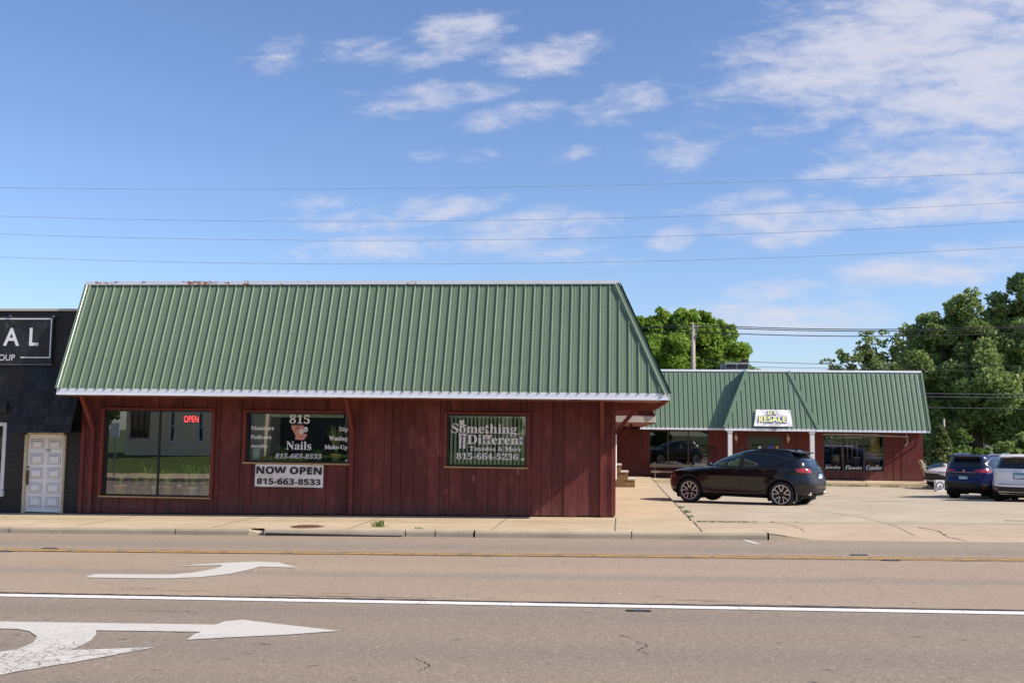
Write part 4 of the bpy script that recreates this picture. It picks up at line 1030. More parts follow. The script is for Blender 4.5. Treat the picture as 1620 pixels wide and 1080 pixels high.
ribbed('roof', M['rooffar'], far, (0, GY, 2.36), (1, 0, 0), (0, RF, rf), (0, -rf, RF), 1.26, 14.98, lambda u: 1., PITCH, hmaj=.03, minor=1)
ribbed('porch_roof', M['rooffar'], far, (0, MY, 2.372), (1, 0, 0), (0, RF, rf-.03), (0, -rf, RF), 5.29, 9.70, lambda u: max(0, min(1, (u-5.29)/RF, (9.70-u)/RF)), PITCH, hmaj=.03, minor=1)
mb = MB()   # porch roof cheeks, deck, flat top
for s_, xb, xt in ((0, 5.29, 5.29+RF), (1, 9.70, 9.70-RF)):
    mb.face([(xb, MY, 2.372), (xb, GY+.0, 2.372), (xb+(xt-xb)*.0, GY+.3, 2.9), (xt, MY+RF+.55, ZTf-.02), (xt, MY+RF, ZTf-.03)])
mb.build('porch_cheek', M['rooffar'], far)
mb = MB()
for pts in (([(5.29, MY), (5.29+RF, MY+RF)]), ([(9.70, MY), (9.70-RF, MY+RF)])):
    A_, B_ = Vector((*pts[0], 2.36)), Vector((*pts[1], ZTf-.02)); mb = MB(); mb.bar(A_+Vector((0, -.03, .03)), B_+Vector((0, -.03, .03)), .16, .03, up=(0, -1, .4)); mb.build('hip_cap', M['rooffar'], far)
mb = MB(); dd_ = .04
mb.face([(1.27, GY+dd_, 2.36), (14.96, GY+dd_, 2.36), (14.96, GY+dd_+RF, ZTf-.02), (1.27, GY+dd_+RF, ZTf-.02)])
mb.face([(14.96, GY+dd_, 2.36), (14.96, 58, 2.36), (14.96, 58, ZTf-.02), (14.96, GY+dd_+RF, ZTf-.02)])
mb.face([(-6, GY+RF, ZTf-.05), (14.96, GY+RF, ZTf-.05), (14.96, 58, ZTf-.05), (-6, 58, ZTf-.05)]); mb.face([(-6, 58, -.3), (14.96, 58, -.3), (14.96, 58, ZTf-.05), (-6, 58, ZTf-.05)])
mb.build('roof_deck', M['tar'], far, recalc=False)
mb = MB()
for a, b in ((1.0, 5.0), (5.004, 6.45), (8.50, 11.5), (11.504, 14.99)): mb.hexa([(a,GY+RF-.05,ZTf-.01),(b,GY+RF-.05,ZTf-.01),(b,GY+RF+.2,ZTf-.01),(a,GY+RF+.2,ZTf-.01),(a,GY+RF-.03,ZTf+.085),(b,GY+RF-.03,ZTf+.085),(b,GY+RF+.2,ZTf+.07),(a,GY+RF+.2,ZTf+.07)])
mb.hexa([(6.42,MY+RF-.06,ZTf-.04),(8.56,MY+RF-.06,ZTf-.04),(8.56,GY+RF+.2,ZTf-.04),(6.42,GY+RF+.2,ZTf-.04),(6.44,MY+RF-.04,ZTf+.06),(8.54,MY+RF-.04,ZTf+.06),(8.54,GY+RF+.2,ZTf+.09),(6.44,GY+RF+.2,ZTf+.09)])
mb.build('roof_flashing', M['fascia'], far)
mb = MB(); A_, B_ = Vector((14.985, GY-.03, 2.35)), Vector((14.985, GY+RF-.03, ZTf)); mb.bar(A_, B_, .09, .05, up=(0, -1, .4)); mb.build('rake_trim', M['rooffar'], far)
for x in (5.54, 9.405):
    mb = MB(); mb.box(x-.10, x+.10, MY+.03, MY+.23, -.14, 2.25); mb.box(x-.13, x+.13, MY+.0, MY+.26, -.14, .02); mb.box(x-.13, x+.13, MY+.0, MY+.26, 2.15, 2.25); mb.build('post', M['white'], far, bevel=.006)
lettering('130', 7.386, 7.72, 2.268, 2.42, MY-.03, M['blackvinyl'], 'house_number', 'sans', .0, 0, far)
for x in (6.0, 8.53):
    mb = MB(); y_ = FY-.18
    mb.lathe([(0, 1.66), (.012, 1.68), (.02, 1.74), (.045, 1.76), (.085, 1.93), (.095, 1.94), (.05, 2.0), (.02, 2.03), (.012, 2.11), (0, 2.13)], c=(x, y_, 0), n=6)
    mb.tube([(x, FY-.02, 2.0), (x, FY-.1, 2.06), (x, y_, 2.03)], .012, 6); mb.box(x-.04, x+.04, FY-.04, FY-.015, 1.92, 2.08)
    mb.build('wall_lantern', M['cream'], far)
for zb_, x in ((1.6, 14.6),):
    mb = MB(); mb.bar((x, FY-.03, 1.55), (x, FY-.75, 2.25), .07, .07); mb.build('brace', M['redfar'], far); mb = MB(); mb.bar((14.2, FY-.05, 2.2), (14.2, FY-.3, 1.75), .03, .03); mb.bar((14.2, FY-.3, 1.75), (14.05, FY-.3, 1.6), .03, .03); mb.build('bracket', M['white'], far)
# rear wing along the walkway, lower eave with its own return
mb = MB(); mb.box(.0, 1.258, 31.98, 32.0, 2.376, 2.57); mb.build('wing_fascia', mk_white('cream_painted_wood', (.60, .56, .50), .2), far)
mb = MB(); mb.box(1.258, 1.278, 31.98, GY, 2.376, 2.57); mb.build('wing_side_fascia', M['fascia'], far)
mb = MB(); mb.box(0.03, 1.258, 32.0, GY, 2.376, 2.39); mb.build('wing_soffit', M['soffit'], far)
MB().box(1.262, 1.282, 32.0, GY, 2.35, 2.376).build('drip_edge', M['edgewood'], far)
ribbed('wing_roof', M['rooffar'], far, (1.26, 0, 2.57), (0, 1, 0), (-1.16, 0, 2.6), (2.6, 0, 1.16), 32.0, GY+.6, lambda u: 1., PITCH)
mb = MB(); mb.poly_prism([(1.23, 32.0, 2.575), (.09, 32.0, 5.12), (-.5, 32.0, 5.12), (-.5, 32.0, 2.575)], (0, .08, 0)); mb.build('wing_gable', M['redfar'], far)
mb = MB(); mb.bar((1.24, 31.97, 2.575), (.08, 31.97, 5.15), .05, .10, up=(0, -1, 0)); mb.build('gable_trim', M['redfar'], far)
MB().box(-6, .08, 32, 52, 5.05, 5.12).build('wing_top', M['tar'], far)
MB().bar((.03, 36.5, 1.62), (.62, 36.5, 2.37), .10, .10).build('brace', M['redtrim'], far)
mb = MB(); mb.box(1.256, 1.4, 49.6, 49.62, 2.3, 2.36)
# wooden steps by the side door
M['newwood'] = mk_wood('weathered_pine', (.36, .22, .085), (.22, .13, .05), (.46, .32, .15))
M['treadw'] = mk_white('tread_grey_paint', (.62, .58, .54), .35)
st = thing('wooden_steps', 'three raw timber steps with pale treads at the side door behind the corner', 'steps', (0.035, 40.3, WALK(40.3)))
mb = MB(); mbt = MB()
for k, (x1, z) in enumerate(((.76, .33), (.50, .61), (.235, .88))):
    mb.box(0 if k == 0 else 0, x1, .0+.002*k, 1.2, .33*0 if k == 0 else (.33, .61)[k-1], z-.05)
    for j in range(5): mb.box(x1-.28+.055*j+.002, x1-.28+.055*(j+1)-.003, -.018+.002*k, .0, .01 if k == 0 else (.33, .61)[k-1]*0+.02, z-.10) if x1-.28+.055*j > -.01 else None
    mbt.box(max(0, x1-.30), x1+.02, -.045, 1.25, z-.05, z)
mb.build('stringer', M['newwood'], st); mbt.build('tread', M['treadw'], st, bevel=.006)
# window displays of the rear shops
M['yellowlit'] = plain('warm_wood_display', (.55, .33, .10), .7); M['boxbrown'] = plain('cardboard', (.42, .29, .15), .85)
o = thing('display_cabinet', 'tan wooden cabinet behind the right pane of the Candles window', 'cabinet', (12.75, FY+.7, -.07))
MB().box(-.38, .36, 0, .4, 0, 1.35).build('case', M['boxbrown'], o); MB().box(-.36, .34, -.02, 0, .8, .84).build('shelf_edge', M['newwood'], o); MB().box(-.05, .36, 0, .4, 1.36, 2.2).build('upper_case', M['yellowlit'], o)
o = thing('wooden_easel', 'orange wooden display frame behind the Flowers pane', 'display frame', (11.6, FY+.9, -.07))
mb = MB()
for x in (-.3, -.02, .2, .45): mb.box(x, x+.05, 0, .04, .6, 2.0 if x < .3 else 1.9)
mb.box(-.3, .25, 0, .04, 1.95, 2.0); mb.box(-.3, .5, 0, .04, .85, .9); mb.build('frame', M['yellowlit'], o)
rn = random.Random(8); M['gift'] = [plain('gift_%s' % n_, c_, .6) for n_, c_ in (('dark', (.03, .03, .04)), ('tan', (.35, .26, .12)), ('teal', (.03, .14, .13)), ('rose', (.25, .06, .08)), ('pale', (.45, .45, .42)), ('blue', (.10, .2, .35)))]
for i, (x, z, w_, h_, mi, lb) in enumerate(((10.55, .28, .3, .35, 1, 'tan box at the left of the Jewelry display'), (10.85, .28, .22, .5, 0, 'dark box in the middle of the Jewelry display'), (11.0, .28, .2, .42, 3, 'rose box beside the first window bar'),
        (11.4, .28, .3, .28, 2, 'teal box behind the Flowers lettering'), (11.95, .28, .3, .7, 0, 'tall dark box beside the second window bar'), (12.35, .28, .22, .42, 5, 'blue card behind the first letter of Candles'), (10.95, .78, .3, .3, 1, 'small tan box on top of the dark box'))):
    o = thing('gift_box', lb, 'box', (x, FY+.35+.06*(i % 3), z), rn.uniform(-.3, .3), 'goods in the right shop window')
    MB().box(-w_/2, w_/2, 0, .22, 0, h_).build('box', M['gift'][mi], o, bevel=.01); MB().box(-w_/2-.01, w_/2+.01, -.01, .23, h_, h_+.04).build('lid', M['gift'][(mi+4) % 6], o)
MB().box(10.26, 13.12, FY+.14, FY+.95, .2, .28).build('display_shelf', M['room'], far)
o = thing('paper_flowers', 'pale pink flower bunch at the top left of the Jewelry window', 'flowers', (10.75, FY+.3, 1.55)); mb = MB(); rn = random.Random(5)
for _ in range(60): blob2(mb, rn.gauss(0, .2), rn.gauss(.15, .12), .05, .04, rn.uniform(-.05, .05), 6, rn.random()*3)
mb.build('petals', plain('pink_petals', (.30, .16, .24), .8), o); MB().tube([(0, 0, -1.27), (0, 0, .1)], .01, 6).build('stem', M['leafdk'], o)
# sale sign in green
o = thing('window_sign', 'small green sign inside the top of the Jewelry window', 'sign', (10.75, FY+.16, 1.92)); MB().box(-.16, .16, 0, .01, 0, .16).build('plate', plain('sign_green', (.05, .3, .14), .5), o)
# bench, log, ornament, leaning log, emblem block, rooftop unit, resale banner
M['oldwood'] = mk_wood('old_grey_bench_wood', (.36, .31, .22), (.24, .2, .14), (.45, .40, .3))
o = thing('bench', 'pale weathered wooden bench under the Soups and Gifts window', 'bench', (2.75, 51.3, -.10))
MB().box(-.95, .95, -.2, .2, .25, .33).build('seat', M['oldwood'], o); MB().box(-.98, .98, .2, .26, .50, .66).build('backrest', M['oldwood'], o)
for x in (-.75, .75): MB().box(x-.03, x+.03, -.15, .26, 0, .25).build('leg', M['oldwood'], o); MB().box(x-.025, x+.025, .262, .30, .0, .62).build('back_post', M['oldwood'], o)
M['bark'] = mk_wood('bark', (.14, .075, .045), (.07, .04, .028), (.3, .2, .13))
mb = MB(); mb.tube([(9.95, 50.62, 2.09), (11, 50.6, 2.10), (12.4, 50.6, 2.075), (13.95, 50.62, 2.03)], [.055, .05, .05, .035], 8); setp(mb.build('log_beam', M['bark']), 'rough bark-covered pole hung level under the eave over the right window', 'pole')
t = NT('birch_bark'); n_ = t.noise(6, 5, .7, (1, 1, 1)); M['birch'] = t.set(col=t.mix(t.rng(n_, .45, .6), (.50, .38, .22), (.10, .07, .05)), rough=.9)
mb = MB(); mb.tube([(14.93, 50.6, -.13), (14.72, 50.85, .35), (14.55, 51.0, .95)], [.12, .11, .10], 12); setp(mb.build('leaning_log', M['birch']), 'mottled pale log leaning on the right corner of the rear shop', 'log')
mb = MB(); mb.tube([(4.72, 51.93, .95), (4.72, 51.93, 1.32), (4.78, 51.93, 1.40), (4.98, 51.93, 1.42), (5.05, 51.93, 1.36), (5.05, 51.93, .85)], .028, 6)
mb.tube([(4.40, 51.93, 1.25), (4.36, 51.93, 1.12), (4.45, 51.93, 1.0), (4.54, 51.93, 1.08), (4.5, 51.93, 1.2)], .014, 6); mb.tube([(4.55, 51.93, 1.3), (4.62, 51.93, 1.2), (4.6, 51.93, 1.05), (4.66, 51.93, .98)], .014, 6)
setp(mb.build('wrought_iron_ornament', M['black']), 'black curled iron ornament on the red wall left of the white porch post', 'ornament')
o = thing('concrete_block', 'square white block with a round grey emblem at the end of the raised walk', 'block', (13.9, 45.9, -.29), .1)
MB().box(-.19, .19, -.02, .16, 0, .50).build('block', M['white'], o, bevel=.01)
mb = MB(); mb.lathe([(.135, -.03), (.16, -.034), (.175, -.03)], c=(0, 0, .27), n=24, axis='y'); mb.lathe([(0, -.034), (.055, -.03)], c=(.01, 0, .22), n=12, axis='y'); mb.bar((-.09, -.03, .16), (-.13, -.03, .06), .03, .01); mb.bar((-.13, -.03, .4), (-.17, -.03, .3), .03, .01); mb.build('emblem', M['grey_metal'], o)
o = thing('planter_box', 'low terracotta-red box at the walk end left of the emblem block', 'planter', (14.92, 50.35, -.14)); MB().box(-.2, .17, 0, .3, 0, .28).build('box', plain('terracotta', (.30, .13, .08), .8), o, bevel=.01); MB().box(-.17, .14, .03, .27, .28, .285).build('soil', M['crack'], o)
o = thing('rooftop_unit', 'grey louvred air unit on the rear shop roof beside the porch gable', 'air conditioner', (6.25, 53.6, ZTf+.18))
MB().box(-.62, .62, -.3, .5, -.25, .36).build('cabinet', plain('unit_grey', (.30, .33, .31), .5), o, bevel=.01)
mb = MB()
for a, b in ((-.55, -.05), (.03, .55)):
    mb.box(a, b, -.32, -.3, .06, .27)
mb.build('louvre', M['black'], o); MB().box(-.80, -.64, -.2, .2, 0, .28).build('duct', M['grey_metal'], o)
pl = (MY-.10, 2.372, RF/(rf-.03))
o = thing('resale_banner', 'crinkled white banner with yellow and blue lettering, tied on the porch roof', 'banner')
mb = MB(); N_ = 14
for i in range(N_):
    for j in range(8):
        q = []
        for (a, b) in ((i, j), (i+1, j), (i+1, j+1), (i, j+1)):
            u, v = a/N_, b/8; z = 2.47+.80*v; x = (6.66+.15*v)+u*((8.475-.045*v)-(6.66+.15*v)); y = pl[0]+(z-pl[1])*pl[2]+.012*math.sin(u*17+v*6)+.008*math.sin(v*9-u*5)
            q.append((x, y, z))
        mb.face(q)
t = NT('banner_crinkled'); n_ = t.noise(3, 5, .6, (1, 1, 1), dist=1.2); t.bump(n_, .4, .03); M['banner2'] = t.set(col=(.80, .79, .82), rough=.4)
mb.build('sheet', M['banner2'], o, smooth=True, recalc=False)
pl2 = lambda d: (pl[0]-d, pl[1], pl[2])
M['lgblue'] = plain('logo_blue', (.07, .09, .35), .5); M['lgyel'] = plain('logo_yellow', (.78, .76, .30), .5); M['lggrey'] = plain('logo_grey', (.30, .30, .34), .5)
for (b, q, of) in (("JJ's", (7.297, 7.79, 3.021, 3.211), .035), ('RESALE', (6.90, 8.20, 2.674, 2.972), .035)):
    x0, x1, z0, z1 = q
    lettering(b, x0-.015, x1+.025, z0-.035, z1+.015, 0, M['lgblue'], 'lettering_shadow', 'bold', of+.055, 0, o, plane=pl2(.035))
    lettering(b, x0, x1, z0, z1, 0, M['lgyel'], 'lettering', 'bold', of-.01, 0, o, plane=pl2(.045))
lettering('BUY  SELL  TRADE', 7.128, 7.976, 2.536, 2.615, 0, M['lggrey'], 'lettering', 'bold', 0, 0, o, plane=pl2(.035))
# ------------------------------------------------------------------ vehicles
def mk_carpaint(name, col, rough=.18, metal=.0, flake=.06):
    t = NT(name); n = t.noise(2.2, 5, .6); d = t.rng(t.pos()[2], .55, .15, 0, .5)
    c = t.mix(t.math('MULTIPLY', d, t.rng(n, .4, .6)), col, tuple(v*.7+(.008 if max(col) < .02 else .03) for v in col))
    return t.set(col=c, rough=t.rng(n, .3, .7, rough, rough+.08), metal=metal, coat=.45, coatr=.03, spec=.45)
M['c_black'] = mk_carpaint('car_paint_black', (.004, .0045, .006), .2)
M['c_blue'] = mk_carpaint('car_paint_blue', (.006, .013, .078), .22, .35)
M['c_white'] = mk_carpaint('car_paint_white', (.84, .83, .84), .3)
M['c_navy'] = mk_carpaint('car_paint_navy', (.014, .022, .055), .22, .3)
M['c_pink'] = mk_carpaint('car_paint_rosy', (.74, .62, .62), .3)
M['c_slate'] = mk_carpaint('car_paint_slate', (.03, .045, .075), .22, .3)
M['c_trim'] = plain('car_black_plastic', (.013, .013, .014), .55, .2, 12)
M['c_under'] = plain('car_underside', (.006, .006, .006), .9)
M['tyre'] = plain('tyre_rubber', (.018, .017, .017), .75, .25, 20)
M['rimdark'] = plain('rim_dark', (.02, .02, .022), .3, .1, metal=.5)
M['rimbright'] = plain('rim_machined', (.76, .74, .72), .35, .05, metal=.35)
M['chrome'] = plain('chrome', (.65, .65, .66), .15, .03, metal=1.)
t = NT('tail_lamp_red'); M['tail'] = t.set(col=t.mix(t.rng(t.noise(14, 2, .5, (1, 1, 3)), .4, .6), (.24, .008, .012), (.42, .03, .04)), rough=.12, coat=1.)
M['lampwhite'] = plain('lamp_clear', (.5, .42, .40), .1, .4, 18, coat=1.); M['amber'] = plain('lamp_amber', (.7, .18, .01), .2)
def mk_cg(name, col, refl):
    t = NT(name); return t.set(col=col, rough=.03, spec=refl, coat=.6, coatr=.01)
M['cg'] = mk_cg('car_privacy_glass', (.006, .008, .012), .6)
def mk_seeglass(name, refl, tint):
    m = mk_glass(name, refl, tint); return m
M['cgf'] = mk_seeglass('car_front_glass', .10, (.30, .50, .42))
M['cgb'] = mk_cg('car_windscreen_blue', (.03, .07, .10), .9)
M['seat'] = plain('car_seat', (.06, .06, .062), .8)

def pchip(xs, ys, q):
    return np.interp(q, xs, ys)
def smooth_interp(keys, q):
    keys = np.array(keys, float); n = len(keys); s = np.arange(n)
    out = []
    for v in q:
        i = min(int(v), n-2); t = v-i
        p0, p1, p2, p3 = keys[max(i-1, 0)], keys[i], keys[i+1], keys[min(i+2, n-1)]
        m1 = (p2-p0)/2; m2 = (p3-p1)/2
        # limit the overshoot
        d = p2-p1; m1 = np.where(m1*d < 0, 0, np.sign(d)*np.minimum(abs(m1), 1.8*abs(d))); m2 = np.where(m2*d < 0, 0, np.sign(d)*np.minimum(abs(m2), 1.8*abs(d)))
        out.append((2*t**3-3*t**2+1)*p1+(t**3-2*t**2+t)*m1+(-2*t**3+3*t**2)*p2+(t**3-t**2)*m2)
    return np.array(out)
def inpoly(px, py, poly):
    ins = np.zeros(len(px), bool); n = len(poly)
    for i in range(n):
        x1, y1 = poly[i]; x2, y2 = poly[(i+1) % n]
        c = ((y1 > py) != (y2 > py)) & (px < (x2-x1)*(py-y1)/((y2-y1) or 1e-9)+x1); ins ^= c
    return ins
def wheel_mesh(Rw, Wd, spokes=5):
    ri = Rw*.735; ty = MB()
    ty.lathe([(ri, -Wd*.42), (ri+.02, -Wd*.5), (Rw-.03, -Wd*.5), (Rw-.006, -Wd*.38), (Rw, -Wd*.2), (Rw, Wd*.2), (Rw-.006, Wd*.38), (Rw-.03, Wd*.5), (ri+.02, Wd*.5), (ri, Wd*.42), (ri, -Wd*.42)], n=48, axis='y')
    dk = MB(); dk.lathe([(0, -Wd*.18), (ri, -Wd*.18), (ri, -Wd*.44)], n=40, axis='y'); dk.lathe([(0, Wd*.3), (ri, Wd*.3)], n=30, axis='y')
    br = MB(); br.lathe([(ri-.004, -Wd*.40), (ri-.004, -Wd*.47), (ri-.022, -Wd*.46), (ri-.024, -Wd*.36)], n=48, axis='y')
    y0 = -Wd*.36
    for k in range(spokes):
        a = 2*math.pi*k/spokes+math.pi/2
        for s in (-1, 1):
            a1, a2 = a+s*.10, a+s*.30; r1, r2 = Rw*.20, ri-.012
            p = Vector((math.cos(a1)*r1, y0+.015, math.sin(a1)*r1)); q = Vector((math.cos(a2)*r2, y0-.015, math.sin(a2)*r2)); br.bar(p, q, .022, .03, up=(0, -1, 0))
        p = Vector((math.cos(a-.19)*r2*.70, y0, math.sin(a-.19)*r2*.70)); q = Vector((math.cos(a+.19)*r2*.70, y0, math.sin(a+.19)*r2*.70))
    dk.lathe([(0, y0-.02), (Rw*.15, y0-.02), (Rw*.21, y0), (Rw*.21, y0+.05)], n=20, axis='y')
    for k in range(spokes):
        a = 2*math.pi*k/spokes+math.pi/2+math.pi/spokes; dk.bar((math.cos(a)*Rw*.15, y0+.03, math.sin(a)*Rw*.15), (math.cos(a)*ri*.97, y0+.02, math.sin(a)*ri*.97), .05, .03, up=(0, -1, 0))
    return ty, dk, br
def car(name, label, cat, loc, yaw, K, spec, group=None, tilt=0.):
    """K rings: (z_front, x_front, z_rear, x_rear, half_width, n_front, n_rear); car looks along +x"""
    root = thing(name, label, cat, loc, yaw, group); root.rotation_euler = (tilt, spec.get('pitch', 0.), yaw)
    NR, NP = spec.get('nr', 110), 300
    q = np.linspace(0, len(K)-1, NR); RK = smooth_interp(K, q)
    th = np.linspace(0, 2*np.pi, 4001)[:-1]; V = np.zeros((NR, NP, 3))
    for i, (zf, xf, zr, xr, w, nf, nr) in enumerate(RK):
        c, s = np.cos(th), np.sin(th); n = np.where(c > 0, nf, nr); a = (xf-xr)/2
        x = a*np.sign(c)*np.abs(c)**(2/n); y = w*np.sign(s)*np.abs(s)**(2/n)
        d = np.hypot(np.diff(np.r_[x, x[0]]), np.diff(np.r_[y, y[0]])); L = np.r_[0, np.cumsum(d)]
        t_ = np.linspace(0, L[-1], NP+1)[:-1]; X = np.interp(t_, L, np.r_[x, x[0]])+(xf+xr)/2; Y = np.interp(t_, L, np.r_[y, y[0]])
        Z = zf+(zr-zf)*(xf-X)/(xf-xr)
        V[i, :, 0], V[i, :, 1], V[i, :, 2] = X, Y, Z
    # sculpting: wheel flares and door hollow
    X, Y, Z = V[..., 0], V[..., 1], V[..., 2]; sg = np.sign(Y); side = np.clip((np.abs(Y)-.55)/.25, 0, 1)
    wx, wz, Ra = spec['wheels'], spec['Rw'], spec['Rw']+.055
    for x0 in wx:
        d = np.hypot(X-x0, Z-wz); Y += sg*side*.032*np.exp(-((d-Ra-.02)/.11)**2)
    mid = np.clip(1-np.abs((X-sum(wx)/2)/(abs(wx[0]-wx[1])*.40))**4, 0, 1)
    Y -= sg*side*mid*.045*np.exp(-((Z-spec.get('hollow', .50))/.13)**2)
    Y += sg*side*mid*.012*np.exp(-((Z-spec.get('crease', .86))/.05)**2)
    verts = V.reshape(-1, 3); idx = np.arange(NR*NP).reshape(NR, NP)
    a = idx[:-1]; b = np.roll(idx, -1, 1)[:-1]; c = np.roll(idx, -1, 1)[1:]; d = idx[1:]
    F = np.stack([a, b, c, d], -1).reshape(-1, 4); C = verts[F].mean(1)
    e1, e2 = verts[F[:, 2]]-verts[F[:, 0]], verts[F[:, 3]]-verts[F[:, 1]]; N = np.cross(e1, e2); N /= np.linalg.norm(N, axis=1, keepdims=True)+1e-9
    cx, cy, cz = C.T; kind = np.zeros(len(F), int)   # 0 body
    arch = np.zeros(len(F), bool)
    for x0 in wx: arch |= (np.hypot(cx-x0, cz-wz) < Ra) & (np.abs(cy) > .5)
    names = ['body']; mats = [spec['paint']]
    def add(nm, m, mask, overwrite=True):
        names.append(nm); mats.append(m); kind[mask & ((kind == 0) | overwrite)] = len(names)-1
    add('lower_trim', M['c_trim'], (cz < spec.get('cladz', .30)+0*cx) | ((np.minimum(np.hypot(cx-wx[0], cz-wz), np.hypot(cx-wx[1], cz-wz)) < Ra+spec.get('archtrim', .0)) & (np.abs(cy) > .5)))
    PL = []
    for q_ in spec['patches']: PL += [(q_[0], q_[1], q_[2], 'sideL'), (q_[0], q_[1], q_[2], 'sideR')] if q_[3] == 'side' else [q_]
    for (nm, m, poly, where) in PL:
        if where[:4] == 'side': mask = inpoly(cx, cz, poly) & (np.abs(N[:, 1]) > .35) & ((cy > 0) if where == 'sideL' else (cy < 0))
        elif where == 'rear': mask = inpoly(np.abs(cy), cz, poly) & (cx < spec['xrear']) & (N[:, 0] < -.10)
        elif where == 'front': mask = inpoly(np.abs(cy), cz, poly) & (cx > spec['xfront']) & (N[:, 0] > .10)
        elif where == 'rearall': mask = inpoly(np.abs(cy), cz, poly) & (cx < spec['xrear'])
        if nm in names:
            names.append(nm)
        else: names.append(nm)
        mats.append(m); kind[mask] = len(names)-1
    top = [int(v) for v in idx[-1]]; bot = [int(v) for v in idx[0]][::-1]
    objs = {}
    for k, nm in enumerate(names):
        sel = F[(kind == k) & ~arch]; extra = []
        if k == 0: extra = [top]
        if len(sel) == 0 and not extra: continue
        allv = np.unique(np.concatenate([sel.ravel()]+[np.array(e) for e in extra])) if len(sel) else np.array(extra[0])
        remap = -np.ones(len(verts), int); remap[allv] = np.arange(len(allv))
        me = bpy.data.meshes.new(nm); me.from_pydata(verts[allv].tolist(), [], [[int(remap[v]) for v in f] for f in sel.tolist()]+[[int(remap[v]) for v in e] for e in extra])
        me.polygons.foreach_set('use_smooth', [True]*len(me.polygons)); me.materials.append(mats[k])
        objs[(k, nm)] = link_mesh(nm, me, root)
    body = objs[(0, 'body')]
    bv = BVHTree.FromPolygons([tuple(v) for v in verts.tolist()], F.tolist())
    def side_y(x, z, s):
        h = bv.ray_cast(Vector((x, s*2, z)), Vector((0, -s, 0)))
        return h[0].y if h[0] is not None else None
    def strip(mb, pts, w, off, s, sub=14):
        P = []
        for (p, r) in zip(pts[:-1], pts[1:]):
            for k in range(sub): P.append((p[0]+(r[0]-p[0])*k/sub, p[1]+(r[1]-p[1])*k/sub))
        P.append(pts[-1]); rows = []
        for k, p in enumerate(P):
            a_, b_ = P[max(0, k-1)], P[min(len(P)-1, k+1)]; dx, dz = b_[0]-a_[0], b_[1]-a_[1]; L = math.hypot(dx, dz) or 1
            r = []
            for sgn in (1, -1):
                x, z = p[0]-dz/L*w/2*sgn, p[1]+dx/L*w/2*sgn; y = side_y(x, z, s)
                if y is None: r = None; break
                r.append((x, y+s*off, z))
            rows.append(r)
        for r0, r1 in zip(rows[:-1], rows[1:]):
            if r0 and r1 and abs(r0[0][1]-r1[0][1]) < .08: mb.face([r0[0], r1[0], r1[1], r0[1]])
    for (nm, m, lines, w, off) in spec.get('strips', []):
        mb = MB()
        for s in (-1, 1):
            for ln in lines: strip(mb, ln, w, off, s)
        if mb.f: mb.build(nm, m, root, recalc=False)
    # underside, wheel wells
    mb = MB(); xa, xb = K[0][1]-.05, K[0][3]+.05; wv = K[0][4]-.02
    mb.box(xb, xa, -.62, .62, K[0][0]+.0, K[0][0]+.12); mb.box(wx[1]+Ra, wx[0]-Ra, -wv, wv, K[0][0], K[0][0]+.1)
    mb.box(wx[0]+Ra, xa-.05, -wv*.85, wv*.85, K[0][0]+.02, K[0][0]+.1); mb.box(xb+.05, wx[1]-Ra, -wv*.85, wv*.85, K[0][0]+.05, K[0][0]+.14)
    for x0 in wx:
        for s in (-1, 1):
            mb.lathe([(Ra+.01, s*.40), (Ra+.01, s*(K[3][4]-.03))], c=(x0, 0, wz), n=24, axis='y', a0=-.5, a1=math.pi+.5); mb.lathe([(0.0, s*.60), (Ra+.02, s*.60)], c=(x0, 0, wz), n=24, axis='y', a0=-.5, a1=math.pi+.5)
    mb.build('underside', M['c_under'], root)
    ty, dk, br = wheel_mesh(spec['Rw'], .235)
    first = None; wy = spec.get('track', .80)
    for x0 in wx:
        for s in (-1, 1):
            if first is None:
                w0 = bpy.data.objects.new('wheel', None); COL.objects.link(w0); w0.parent = root
                t1 = ty.build('tyre', M['tyre'], w0, smooth=True); t2 = dk.build('rim', M['rimdark'], w0); t3 = br.build('spokes', spec.get('rim', M['rimbright']), w0)
                first = w0
            else:
                w0 = first.copy(); COL.objects.link(w0); w0.parent = root
                for ch in list(first.children):
                    c2 = ch.copy(); COL.objects.link(c2); c2.parent = w0
            w0.location = (x0, s*wy, wz); w0.rotation_euler = (0, 0, 0 if s < 0 else math.pi)
    first.location = (wx[0], -wy, wz); first.rotation_euler = (0, 0, 0)
    if spec.get('interior'):
        x0, x1, zt = spec['interior']; mb = MB(); mb.box(x1, x0, -.70, .70, .5, .62)
        for sx in (x0-.55, x1+.55):
            for y in (-.38, .38): mb.hexa([(sx-.30,y-.25,.6),(sx+.25,y-.25,.6),(sx+.25,y+.25,.6),(sx-.30,y+.25,.6),(sx-.42,y-.22,1.1),(sx-.28,y-.22,1.12),(sx-.28,y+.22,1.12),(sx-.42,y+.22,1.1)]); mb.box(sx-.42, sx-.32, y-.12, y+.12, 1.12, 1.32)
        mb.box(x0, x0+.35, -.66, .66, .7, 1.02); mb.build('seats', M['seat'], root, bevel=.02)
    for s in (-1, 1):   # mirrors
        mx, mz = spec['mirror']; y0 = side_y(mx, mz-.05, s) or s*.9; mb = MB()
        mb.hexa([(mx-.07,y0+s*.02,mz-.04),(mx+.07,y0+s*.02,mz-.03),(mx+.04,y0+s*.24,mz-.03),(mx-.07,y0+s*.24,mz-.04),(mx-.07,y0+s*.02,mz+.06),(mx+.04,y0+s*.02,mz+.05),(mx+.01,y0+s*.24,mz+.09),(mx-.07,y0+s*.24,mz+.11)])
        mb.build('mirror', spec['paint'], root, bevel=.02, smooth=True)
    return root, body, bv, side_y

